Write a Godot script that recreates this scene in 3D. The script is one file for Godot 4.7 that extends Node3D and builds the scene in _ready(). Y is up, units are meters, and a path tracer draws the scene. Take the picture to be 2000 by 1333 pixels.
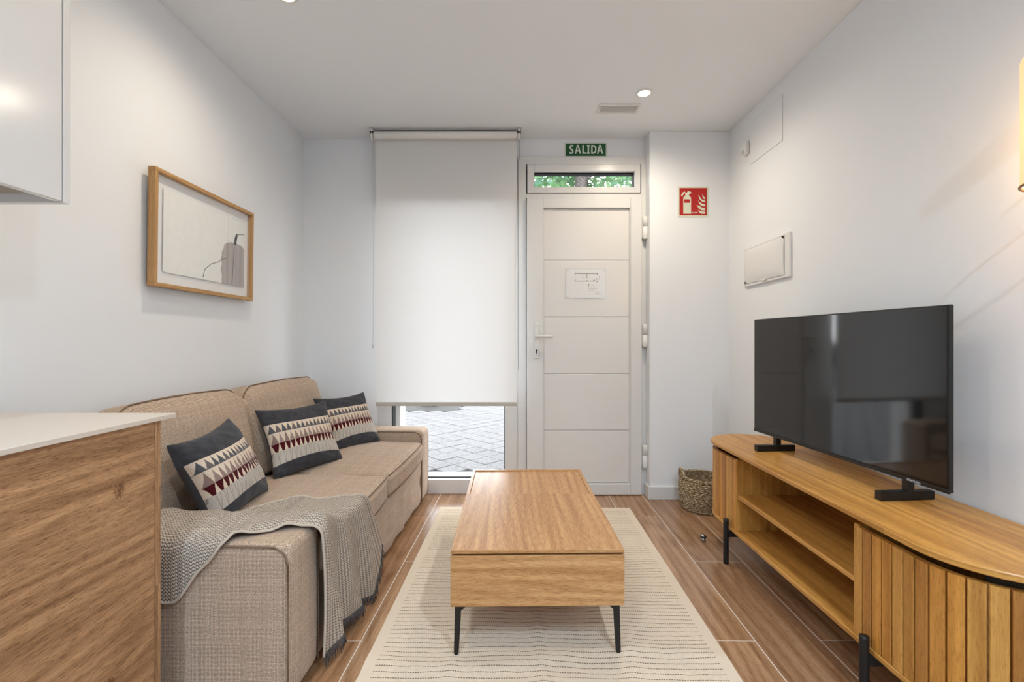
extends Node3D
# Small living room: sofa, coffee table, media console, blind and entrance door.
# World axes: x right, y up, -z into the picture. d(x, y, depth) puts depth on -z.

var M := {}
var taken := {}
const WL := -1.4946   # left wall plane
const WR := 1.4445    # right wall plane
const WB := 3.2       # far wall depth
const WF := -2.9      # depth of the wall behind the camera
const H := 2.4965     # ceiling height

func d(x: float, y: float, depth: float) -> Vector3:
	return Vector3(x, y, -depth)

# ------------------------------------------------------------------ nodes
func numbered(called: String) -> String:
	if not taken.has(called):
		taken[called] = 0
		return called
	taken[called] += 1
	return "%s_%03d" % [called, taken[called]]

func tag(o: Node3D, label: String, category: String, group := "") -> Node3D:
	o.set_meta("label", label)
	o.set_meta("category", category)
	if group != "":
		o.set_meta("group", group)
	return o

func thing(called: String, label: String, category: String, at := Vector3.ZERO, turn := 0.0, group := "") -> Node3D:
	var o := Node3D.new()
	o.name = numbered(called)
	add_child(o)
	o.position = at
	o.rotation.y = turn
	return tag(o, label, category, group)

func struct_node(called: String, at := Vector3.ZERO) -> Node3D:
	var o := Node3D.new()
	o.name = numbered(called)
	add_child(o)
	o.position = at
	o.set_meta("kind", "structure")
	return o

func obj(called: String, mesh: Mesh, material: Material, parent: Node3D = null, at := Vector3.ZERO, rot := Vector3.ZERO) -> MeshInstance3D:
	var o := MeshInstance3D.new()
	o.mesh = mesh
	o.material_override = material
	if parent == null:
		o.name = numbered(called)
		add_child(o)
	else:
		o.name = called
		parent.add_child(o, true)
	o.position = at
	o.rotation = rot
	return o

# box given by its two corners in (x, y, depth)
func slab(called: String, x0: float, x1: float, y0: float, y1: float, z0: float, z1: float, material: Material, parent: Node3D = null, r := 0.002, grain := 0, uvo := Vector2.ZERO) -> MeshInstance3D:
	var m := rbox(Vector3(x1 - x0, y1 - y0, z1 - z0), r, grain, 1, 1, uvo)
	return obj(called, m, material, parent, d((x0 + x1) / 2, (y0 + y1) / 2, (z0 + z1) / 2))

# ------------------------------------------------------------------ shapes
func begin() -> SurfaceTool:
	var st := SurfaceTool.new()
	st.begin(Mesh.PRIMITIVE_TRIANGLES)
	return st

func vert(st: SurfaceTool, p: Vector3, n: Vector3, uv: Vector2) -> void:
	st.set_normal(n)
	st.set_uv(uv)
	st.add_vertex(p)

func quad(st: SurfaceTool, a: Vector3, b: Vector3, c: Vector3, e: Vector3, n: Vector3, ua := Vector2.ZERO, ub := Vector2(1, 0), uc := Vector2(1, 1), ue := Vector2(0, 1)) -> void:
	vert(st, a, n, ua); vert(st, b, n, ub); vert(st, c, n, uc)
	vert(st, a, n, ua); vert(st, c, n, uc); vert(st, e, n, ue)

func axis_coords(h: float, r: float, seg: int, inner: int) -> PackedFloat32Array:
	var c := PackedFloat32Array()
	for k in seg + 1:
		c.append(-((h - r) + r * tan((1.0 - float(k) / seg) * PI / 4)))
	for k in range(1, inner):
		c.append(lerpf(-(h - r), h - r, float(k) / inner))
	for k in seg + 1:
		c.append((h - r) + r * tan(float(k) / seg * PI / 4))
	return c

# rounded box; uv is in metres with u along the grain axis
func rbox(size: Vector3, r: float, grain := 0, seg := 1, inner := 1, uvo := Vector2.ZERO, disp = null) -> ArrayMesh:
	var h := size / 2
	r = clampf(r, 0.0003, minf(h.x, minf(h.y, h.z)) * 0.98)
	var cs := [axis_coords(h.x, r, seg, inner), axis_coords(h.y, r, seg, inner), axis_coords(h.z, r, seg, inner)]
	var st := begin()
	var soft: bool = disp != null
	if soft:
		st.set_smooth_group(0)
	var q := h - Vector3(r, r, r)
	for a in 3:
		var b: int = (a + 1) % 3
		var c: int = (a + 2) % 3
		var cb: PackedFloat32Array = cs[b]
		var cc: PackedFloat32Array = cs[c]
		for s in [-1.0, 1.0]:
			var ps := []
			var ns := []
			var us := []
			for i in cb.size():
				for j in cc.size():
					var p := Vector3.ZERO
					p[a] = s * h[a]
					p[b] = cb[i]
					p[c] = cc[j]
					var core := p.clamp(-q, q)
					var n := (p - core).normalized()
					p = core + n * r
					var uv := Vector2(p[b], p[c])
					if grain == c:
						uv = Vector2(p[c], p[b])
					if soft:
						p = disp.call(p, n)
					ps.append(p); ns.append(n); us.append(uv + uvo)
			var w := cc.size()
			for i in cb.size() - 1:
				for j in w - 1:
					var k0: int = i * w + j
					var k1: int = (i + 1) * w + j
					var order := [k0, k0 + 1, k1 + 1, k0, k1 + 1, k1] if s > 0 else [k0, k1 + 1, k0 + 1, k0, k1, k1 + 1]
					for k in order:
						if not soft:
							st.set_normal(ns[k])
						st.set_uv(us[k])
						st.add_vertex(ps[k])
	if soft:
		st.generate_normals()
	st.index()
	return st.commit()

# flat piece with a bevelled top: 18 triangles, top face at y = 0, u along x
func piece(l: float, w: float, t: float, bev: float, uvo: Vector2) -> ArrayMesh:
	var st := begin()
	var a := l / 2
	var b := w / 2
	var top := [Vector3(-a + bev, 0, -b + bev), Vector3(a - bev, 0, -b + bev), Vector3(a - bev, 0, b - bev), Vector3(-a + bev, 0, b - bev)]
	var mid := [Vector3(-a, -bev, -b), Vector3(a, -bev, -b), Vector3(a, -bev, b), Vector3(-a, -bev, b)]
	var low := [Vector3(-a, -t, -b), Vector3(a, -t, -b), Vector3(a, -t, b), Vector3(-a, -t, b)]
	var uv := func(p: Vector3) -> Vector2: return uvo + Vector2(p.x + a, p.z + b)
	quad(st, top[0], top[1], top[2], top[3], Vector3.UP, uv.call(top[0]), uv.call(top[1]), uv.call(top[2]), uv.call(top[3]))
	for k in 4:
		var j := (k + 1) % 4
		var out: Vector3 = ((mid[k] + mid[j]) / 2 * Vector3(1, 0, 1)).normalized()
		quad(st, top[j], top[k], mid[k], mid[j], (out + Vector3.UP).normalized(), uv.call(top[j]), uv.call(top[k]), uv.call(mid[k]), uv.call(mid[j]))
		quad(st, mid[j], mid[k], low[k], low[j], out, uv.call(mid[j]), uv.call(mid[k]), uv.call(low[k]), uv.call(low[j]))
	return st.commit()

# smooth surface over a grid of points (rows of equal length); thickness is not added
func grid_mesh(pts: Array, uvs: Array, flip := false, st: SurfaceTool = null) -> ArrayMesh:
	var own := st == null
	if own:
		st = begin()
		st.set_smooth_group(0)
	for i in pts.size() - 1:
		for j in pts[i].size() - 1:
			var o := [[i, j], [i, j + 1], [i + 1, j + 1], [i, j], [i + 1, j + 1], [i + 1, j]]
			if flip:
				o = [[i, j], [i + 1, j + 1], [i, j + 1], [i, j], [i + 1, j], [i + 1, j + 1]]
			for k in o:
				st.set_uv(uvs[k[0]][k[1]])
				st.add_vertex(pts[k[0]][k[1]])
	if not own:
		return null
	st.generate_normals()
	st.index()
	return st.commit()

# upright prism over an outline in (x, z); u runs along z on the caps and along the outline on the sides
func prism(poly: PackedVector2Array, y0: float, y1: float, bev := 0.0, uvo := Vector2.ZERO) -> ArrayMesh:
	if Geometry2D.is_polygon_clockwise(poly):
		poly.reverse()
	var n := poly.size()
	var en := []
	for i in n:
		var t := (poly[(i + 1) % n] - poly[i]).normalized()
		en.append(Vector2(t.y, -t.x))
	var vn := []
	for i in n:
		vn.append((en[i] + en[(i + n - 1) % n]).normalized())
	var st := begin()
	var ring := func(i: int, y: float, inset: float) -> Vector3:
		var p: Vector2 = poly[i] - vn[i] * inset
		return Vector3(p.x, y, p.y)
	var along := 0.0
	for i in n:
		var j := (i + 1) % n
		var step := poly[i].distance_to(poly[j])
		var na: Vector2 = vn[i] if en[i].dot(en[(i + n - 1) % n]) > 0.8 else en[i]
		var nb: Vector2 = vn[j] if en[i].dot(en[j]) > 0.8 else en[i]
		var a3 := Vector3(na.x, 0, na.y)
		var b3 := Vector3(nb.x, 0, nb.y)
		var rows := [[y0, bev, -0.7], [y0 + bev, 0.0, 0.0], [y1 - bev, 0.0, 0.0], [y1, bev, 0.7]] if bev > 0 else [[y0, 0.0, 0.0], [y1, 0.0, 0.0]]
		for k in rows.size() - 1:
			var lo: Array = rows[k]
			var hi: Array = rows[k + 1]
			var tilt: float = (lo[2] + hi[2])
			var an := (a3 + Vector3.UP * tilt).normalized()
			var bn := (b3 + Vector3.UP * tilt).normalized()
			var p0: Vector3 = ring.call(i, lo[0], lo[1])
			var p1: Vector3 = ring.call(j, lo[0], lo[1])
			var p2: Vector3 = ring.call(j, hi[0], hi[1])
			var p3: Vector3 = ring.call(i, hi[0], hi[1])
			var u0 := Vector2(along, lo[0]) + uvo
			var u1 := Vector2(along + step, lo[0]) + uvo
			var u2 := Vector2(along + step, hi[0]) + uvo
			var u3 := Vector2(along, hi[0]) + uvo
			vert(st, p0, an, u0); vert(st, p1, bn, u1); vert(st, p2, bn, u2)
			vert(st, p0, an, u0); vert(st, p2, bn, u2); vert(st, p3, an, u3)
		along += step
	var inner := PackedVector2Array()
	for i in n:
		inner.append(poly[i] - vn[i] * bev)
	var tri := Geometry2D.triangulate_polygon(inner)
	for k in range(0, tri.size(), 3):
		var ids := [tri[k], tri[k + 1], tri[k + 2]]
		var pa := inner[ids[0]]
		var pb := inner[ids[1]]
		var pc := inner[ids[2]]
		if (pb - pa).cross(pc - pa) < 0:
			ids = [ids[0], ids[2], ids[1]]
		for id in ids:
			vert(st, Vector3(inner[id].x, y1, inner[id].y), Vector3.UP, Vector2(inner[id].y, inner[id].x) + uvo)
		for id in [ids[0], ids[2], ids[1]]:
			vert(st, Vector3(inner[id].x, y0, inner[id].y), Vector3.DOWN, Vector2(inner[id].y, inner[id].x) + uvo)
	return st.commit()

func tube(pts: Array, r: float, seg := 8, st: SurfaceTool = null, taper := 1.0) -> ArrayMesh:
	var rows := []
	var uvs := []
	var up := Vector3.UP
	var run := 0.0
	for i in pts.size():
		var t: Vector3 = (pts[mini(i + 1, pts.size() - 1)] - pts[maxi(i - 1, 0)]).normalized()
		if absf(t.dot(up)) > 0.95:
			up = Vector3.RIGHT if absf(t.x) < 0.9 else Vector3.FORWARD
		var x := t.cross(up).normalized()
		var y := x.cross(t).normalized()
		if i > 0:
			run += pts[i].distance_to(pts[i - 1])
		var rr := r * lerpf(1.0, taper, float(i) / maxi(1, pts.size() - 1))
		var row := []
		var ru := []
		for k in seg + 1:
			var a := TAU * (k % seg) / seg
			row.append(pts[i] + (x * cos(a) + y * sin(a)) * rr)
			ru.append(Vector2(run, float(k) / seg * TAU * r))
		rows.append(row)
		uvs.append(ru)
	# closed ends
	for e in [0, 1]:
		var at: int = 0 if e == 0 else rows.size() - 1
		var mid: Vector3 = pts[0] if e == 0 else pts[pts.size() - 1]
		var row := []
		for k in seg + 1:
			row.append(mid)
		if e == 0:
			rows.push_front(row); uvs.push_front(uvs[0])
		else:
			rows.append(row); uvs.append(uvs[uvs.size() - 1])
	return grid_mesh(rows, uvs, false, st)

func lathe(profile: Array, seg := 32) -> ArrayMesh:
	var rows := []
	var uvs := []
	var run := 0.0
	for i in profile.size():
		if i > 0:
			run += profile[i].distance_to(profile[i - 1])
		var row := []
		var ru := []
		for k in seg + 1:
			var a := TAU * (k % seg) / seg
			row.append(Vector3(cos(a) * profile[i].x, profile[i].y, sin(a) * profile[i].x))
			ru.append(Vector2(float(k) / seg * TAU * 0.1, run))
		rows.append(row)
		uvs.append(ru)
	return grid_mesh(rows, uvs)

func poly_plate(poly: PackedVector2Array, t: float) -> ArrayMesh:
	# outline in (x, y), extruded t along z
	var m := prism(poly, -t / 2, t / 2)
	var st := begin()
	st.append_from(m, 0, Transform3D(Basis(Vector3.RIGHT, -PI / 2), Vector3.ZERO))
	return st.commit()

# ------------------------------------------------------------------ materials
func noise(seed_: int, freq: float, octaves := 1) -> FastNoiseLite:
	var n := FastNoiseLite.new()
	n.seed = seed_
	n.noise_type = FastNoiseLite.TYPE_SIMPLEX_SMOOTH
	n.frequency = freq
	n.fractal_type = FastNoiseLite.FRACTAL_FBM if octaves > 1 else FastNoiseLite.FRACTAL_NONE
	n.fractal_octaves = octaves
	return n

func mat(called: String, c: Color, rough := 0.6, metal := 0.0, spec := 0.5) -> StandardMaterial3D:
	var m := StandardMaterial3D.new()
	m.resource_name = called
	m.albedo_color = c
	m.roughness = rough
	m.metallic = metal
	m.metallic_specular = spec
	M[called] = m
	return m

func textured(called: String, im: Image, size: Vector2, rough := 0.6, spec := 0.5, tint := Color.WHITE) -> StandardMaterial3D:
	var m := mat(called, tint, rough, 0.0, spec)
	m.albedo_texture = ImageTexture.create_from_image(im)
	m.uv1_scale = Vector3(1.0 / size.x, 1.0 / size.y, 1)
	return m

func rgb8(r: int, g: int, b: int) -> Color:
	return Color(r / 255.0, g / 255.0, b / 255.0)

# wood over size (metres), grain along u; knots are [u, v, radius] in metres
func wood(w: int, h: int, size: Vector2, seed_: int, light: Color, dark: Color, rings: float, warp: float, streak: float, pores: float, knots := []) -> Image:
	var im := Image.create(w, h, false, Image.FORMAT_RGB8)
	var n1 := noise(seed_, 1.0, 2)
	var n2 := noise(seed_ + 1, 1.0)
	var n3 := noise(seed_ + 2, 1.0, 2)
	for y in h:
		var v := float(y) / h * size.y
		for x in w:
			var u := float(x) / w * size.x
			var ph := v * rings + warp * n1.get_noise_2d(u * 0.6, v * 3.4)
			var kd := 0.0
			for k in knots:
				var dx: float = (u - k[0]) / 2.6
				var dy: float = v - k[1]
				var q = sqrt(dx * dx + dy * dy) / k[2]
				ph += 1.5 * exp(-q * q * 0.22) * signf(dy + 0.0001)
				kd = maxf(kd, clampf(1.15 - sqrt(pow((u - k[0]) / 0.8, 2) + dy * dy) / (k[2] * 0.55) + 0.5 * n2.get_noise_2d(u * 130, v * 130), 0.0, 1.0))
			var ring := 0.5 + 0.5 * sin(ph * TAU)
			ring = ring * ring
			var fine := n2.get_noise_2d(u * 16.0, v * 420.0)
			var broad := n3.get_noise_2d(u * 0.9, v * 30.0)
			var pore := maxf(0.0, n2.get_noise_2d(u * 40.0 + 77.0, v * 900.0) - 0.35) * pores
			var t := clampf(0.34 + ring * 0.24 + broad * 0.34 + fine * streak + pore + kd * 0.9, 0.0, 1.25)
			im.set_pixel(x, y, light.lerp(dark, t))
	return im

func weave_image() -> Image:
	var n := 256
	var im := Image.create(n, n, false, Image.FORMAT_RGB8)
	var rng := RandomNumberGenerator.new()
	rng.seed = 5
	var warpb := []
	var weftb := []
	for k in 32:
		warpb.append(rng.randf_range(-0.035, 0.035))
		weftb.append(rng.randf_range(-0.035, 0.035))
	var ns := noise(9, 0.05, 2)
	for y in n:
		for x in n:
			var cx := x / 8
			var cy := y / 8
			var over := (cx + cy) % 2 == 0
			var fx := absf((x % 8) - 3.5) / 4.0
			var fy := absf((y % 8) - 3.5) / 4.0
			var b := 0.0
			if over:
				b = 1.0 - 0.55 * fx * fx + warpb[cx] * 1.6
			else:
				b = 0.94 - 0.55 * fy * fy + weftb[cy] * 1.6
			b *= 0.96 + 0.10 * ns.get_noise_2d(x, y)
			im.set_pixel(x, y, Color(0.915 * b, 0.805 * b, 0.705 * b))
	return im

func knit_images() -> Array:
	var n := 256
	var im := Image.create(n, n, false, Image.FORMAT_RGB8)
	var hm := Image.create(n, n, false, Image.FORMAT_RGB8)
	var ns := noise(19, 0.09, 2)
	for y in n:
		for x in n:
			var col := x / 8
			var fx := (x % 8) / 8.0
			var slant := fx if col % 2 == 0 else 1.0 - fx
			var ph := fposmod(y / 16.0 + slant * 0.55, 1.0)
			var b := 1.0 - pow(absf(ph - 0.5) * 2.0, 2.2)
			var gap := 1.0 - 0.5 * pow(absf(fx - 0.5) * 2.0, 4.0)
			var t := clampf(b * gap * (0.95 + 0.2 * ns.get_noise_2d(x, y)), 0.0, 1.0)
			im.set_pixel(x, y, Color(0.41, 0.37, 0.34).lerp(Color(0.885, 0.835, 0.775), t))
			hm.set_pixel(x, y, Color(t, t, t))
	return [im, hm]

func rug_images() -> Array:
	# 24 cm square: ten rows of dashes
	var n := 600
	var im := Image.create(n, n, false, Image.FORMAT_RGB8)
	var hm := Image.create(n, n, false, Image.FORMAT_RGB8)
	var ns := noise(29, 0.02, 2)
	var nf := noise(30, 0.3)
	for y in n:
		var row := y / 60
		for x in n:
			var wob := 2.2 * sin(x / 600.0 * TAU * (1 + row % 3) + row * 1.7)
			var yy := (y % 60) - 30.0 - wob
			var cell := fposmod(x + row * 7.0, 20.0)
			var c := Color(0.865, 0.805, 0.725)
			var f := nf.get_noise_2d(x * 0.8, y * 2.5) * 0.035 + ns.get_noise_2d(x, y) * 0.03
			c = Color(c.r + f, c.g + f, c.b + f)
			var hh := 0.5 + 0.1 * sin(y / 600.0 * TAU * 60.0)
			var e := absf(yy) / 4.2
			if e < 1.0:
				if cell < 12.5:
					c = c.lerp(Color(0.40, 0.345, 0.27), 0.95 * (1.0 - e * e * 0.4))
					hh = 0.9 * (1.0 - e * e * 0.5)
				else:
					hh = 0.2
			im.set_pixel(x, y, c)
			hm.set_pixel(x, y, Color(hh, hh, hh))
	return [im, hm]

func pillow_image() -> Image:
	var n := 512
	var im := Image.create(n, n, false, Image.FORMAT_RGB8)
	var cream := rgb8(214, 196, 176)
	var velvet := rgb8(62, 62, 66)
	var steel := rgb8(84, 86, 90)
	var taupe := rgb8(138, 116, 110)
	var wine := rgb8(72, 18, 24)
	var pale := rgb8(186, 178, 168)
	var ns := noise(41, 0.25)
	var nv := noise(42, 0.02, 2)
	var cells := 15.0
	for y in n:
		var v := float(y) / n
		for x in n:
			var u := float(x) / n
			var cu := fposmod(u * cells, 1.0)
			var k := int(u * cells)
			var c := velvet
			if v > 0.255 and v < 0.825:
				c = cream
				var off := absf(cu - 0.5) * 2.0
				if v < 0.385:
					var t := (v - 0.265) / 0.115
					if t > 0.0 and off < t * 0.98:
						c = steel if k % 3 != 1 else steel.lerp(taupe, 0.45)
				elif v < 0.54:
					var t := (v - 0.395) / 0.145
					if t > 0.0 and off < t * 0.98:
						c = taupe if k % 2 == 0 else taupe.lerp(pale, 0.25)
				elif v < 0.65:
					var t := 1.0 - (v - 0.54) / 0.11 * 0.62
					if off < t * 0.95:
						c = wine
				else:
					c = pale
					var lean := fposmod(u * cells + (v - 0.65) * 1.4, 1.0)
					if lean < 0.07 or absf(fposmod(u * cells - (v - 0.65) * 1.4, 1.0) - 0.5) < 0.035:
						c = rgb8(140, 130, 122)
				var f := ns.get_noise_2d(x, y) * 0.05
				c = Color(c.r + f, c.g + f, c.b + f)
			else:
				var f2 := nv.get_noise_2d(x, y) * 0.035
				c = Color(c.r + f2, c.g + f2, c.b + f2)
			im.set_pixel(x, y, c)
	return im

func in_poly(u: float, v: float, p: PackedVector2Array) -> bool:
	return Geometry2D.is_point_in_polygon(Vector2(u, v), p)

func pv(a: Array) -> PackedVector2Array:
	var p := PackedVector2Array()
	for k in range(0, a.size(), 2):
		p.append(Vector2(a[k], a[k + 1]))
	return p

func fire_sign_image() -> Image:
	var n := 256
	var im := Image.create(n, n, false, Image.FORMAT_RGB8)
	var red := rgb8(176, 28, 24)
	var pale := rgb8(214, 220, 198)
	# coordinates in hundredths of the sign, origin top left
	var shapes := [
		pv([17, 40, 19, 33, 24, 29, 24, 24, 22, 22, 30, 20, 30, 17, 36, 15, 42, 17, 44, 21, 40, 24, 36, 25, 36, 29, 41, 33, 43, 40, 43, 90, 17, 90]),
		pv([10, 32, 11, 25, 16, 19, 23, 16, 24, 20, 18, 24, 15, 32]),
		pv([66, 27, 72, 34, 78, 42, 89, 46, 89, 52, 79, 50, 71, 42]),
		pv([79, 24, 84, 32, 89, 37, 89, 43, 82, 38]),
		pv([66, 45, 72, 52, 82, 57, 89, 58, 89, 66, 78, 64, 70, 57]),
		pv([61, 61, 70, 63, 78, 69, 89, 71, 89, 79, 78, 79, 69, 73]),
		pv([66, 77, 72, 80, 80, 83, 89, 82, 89, 90, 78, 90, 70, 86]),
	]
	for y in n:
		for x in n:
			var u := (x + 0.5) / n * 100.0
			var v := (y + 0.5) / n * 100.0
			var c := pale
			if u > 4.5 and u < 95.5 and v > 4.5 and v < 95.5:
				c = red
				for s in shapes:
					if in_poly(u, v, s):
						c = pale
				if u > 20 and u < 40 and v > 42 and v < 53:
					c = red
				# small print at the foot of the sign
				if v > 84 and v < 88.5 and u > 46 and u < 64 and fposmod(u, 4.2) < 2.4:
					c = pale
			im.set_pixel(x, y, c)
	return im

func plan_image() -> Image:
	var w := 384
	var h := 288
	var im := Image.create(w, h, false, Image.FORMAT_RGB8)
	im.fill(Color(0.95, 0.95, 0.95))
	var ink := Color(0.42, 0.39, 0.38)
	var faint := Color(0.74, 0.72, 0.71)
	var bar := func(x0: float, y0: float, x1: float, y1: float, c: Color) -> void:
		im.fill_rect(Rect2i(int(x0 * w), int(y0 * h), maxi(1, int((x1 - x0) * w)), maxi(1, int((y1 - y0) * h))), c)
	# outer walls of the flat, a partition and the bathroom
	bar.call(0.22, 0.135, 0.81, 0.16, ink)
	bar.call(0.22, 0.405, 0.81, 0.425, ink)
	bar.call(0.22, 0.12, 0.238, 0.22, ink)
	bar.call(0.22, 0.33, 0.238, 0.43, ink)
	bar.call(0.79, 0.135, 0.81, 0.20, ink)
	bar.call(0.79, 0.40, 0.81, 0.45, ink)
	bar.call(0.525, 0.15, 0.54, 0.31, ink)
	bar.call(0.42, 0.17, 0.43, 0.30, faint)
	bar.call(0.39, 0.295, 0.48, 0.305, faint)
	bar.call(0.52, 0.385, 0.55, 0.425, ink)
	bar.call(0.70, 0.365, 0.73, 0.42, Color(0.25, 0.22, 0.21))
	bar.call(0.77, 0.325, 0.80, 0.36, Color(0.25, 0.22, 0.21))
	bar.call(0.85, 0.22, 0.865, 0.39, faint)
	# key below the plan
	bar.call(0.56, 0.52, 0.59, 0.57, Color(0.12, 0.1, 0.1))
	bar.call(0.56, 0.60, 0.59, 0.63, Color(0.12, 0.1, 0.1))
	var rows := [[0.61, 0.545, 0.74], [0.62, 0.61, 0.77], [0.57, 0.67, 0.79], [0.57, 0.735, 0.75]]
	for r in rows:
		var x: float = r[0]
		while x < r[2]:
			bar.call(x, r[1], x + 0.018, r[1] + 0.018, faint.lerp(ink, 0.5))
			x += 0.026
	bar.call(0.74, 0.785, 0.88, 0.79, faint)
	bar.call(0.74, 0.885, 0.92, 0.895, faint)
	for k in 3:
		bar.call(0.75, 0.81 + k * 0.025, 0.85, 0.818 + k * 0.025, faint)
	return im

func art_image() -> Image:
	# deckled sheet with a washed gourd shape, a stem and a thin line
	var w := 512
	var h := 316
	var im := Image.create(w, h, false, Image.FORMAT_RGB8)
	var n1 := noise(61, 0.02, 2)
	var n2 := noise(62, 0.008)
	var line_a := [Vector2(0.43, 0.97), Vector2(0.45, 0.86), Vector2(0.53, 0.76), Vector2(0.62, 0.71), Vector2(0.66, 0.665), Vector2(0.74, 0.62)]
	var line_b := [Vector2(0.885, 0.22), Vector2(0.94, 0.20), Vector2(1.0, 0.18)]
	var line_c := [Vector2(0.845, 0.40), Vector2(0.835, 0.62), Vector2(0.815, 0.98)]
	var stem := pv([0.835, 0.385, 0.868, 0.39, 0.89, 0.25, 0.895, 0.215, 0.872, 0.21, 0.85, 0.28])
	for y in h:
		for x in w:
			var u := float(x) / w
			var v := float(y) / h
			var p := Vector2(u, v)
			var c := Color(0.93, 0.935, 0.925)
			var g := n1.get_noise_2d(x, y) * 0.012
			var dx := (u - 0.865) / (0.205 + 0.012 * n2.get_noise_2d(x * 3.0, y * 3.0))
			var dy := (v - 0.76) / 0.40
			if pow(absf(dx), 2.6) + pow(absf(dy), 3.2) < 1.0:
				c = Color(0.715, 0.69, 0.68).lerp(Color(0.64, 0.61, 0.61), clampf(0.5 + 0.5 * sin(u * 95.0 + 2.0 * n2.get_noise_2d(x, y * 0.3)), 0, 1) * 0.6)
			if in_poly(u, v, stem):
				c = Color(0.27, 0.27, 0.27)
			for l in [line_a, line_b, line_c]:
				for k in l.size() - 1:
					var q := Geometry2D.get_closest_point_to_segment(p, l[k], l[k + 1])
					if (q - p).length() < 0.0042:
						c = Color(0.42, 0.41, 0.41)
			im.set_pixel(x, y, Color(c.r + g, c.g + g, c.b + g))
	return im

func plain_noise(c: Color, amount: float, freq: float, seed_: int, n := 256) -> Image:
	var im := Image.create(n, n, false, Image.FORMAT_RGB8)
	var ns := noise(seed_, freq, 3)
	for y in n:
		for x in n:
			var f := ns.get_noise_2d(x, y) * amount
			im.set_pixel(x, y, Color(c.r + f, c.g + f, c.b + f))
	return im

func relief(m: StandardMaterial3D, im: Image, cm: float) -> void:
	m.heightmap_enabled = true
	m.heightmap_texture = ImageTexture.create_from_image(im)
	m.heightmap_scale = cm

func glow(called: String, c: Color, energy: float) -> StandardMaterial3D:
	var m := mat(called, c, 0.5)
	m.emission_enabled = true
	m.emission = c
	m.emission_energy_multiplier = energy
	return m

func pane(called: String, alpha := 0.05) -> StandardMaterial3D:
	var m := mat(called, Color(0.92, 0.96, 0.95, alpha), 0.02)
	m.transparency = BaseMaterial3D.TRANSPARENCY_ALPHA
	return m

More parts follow.
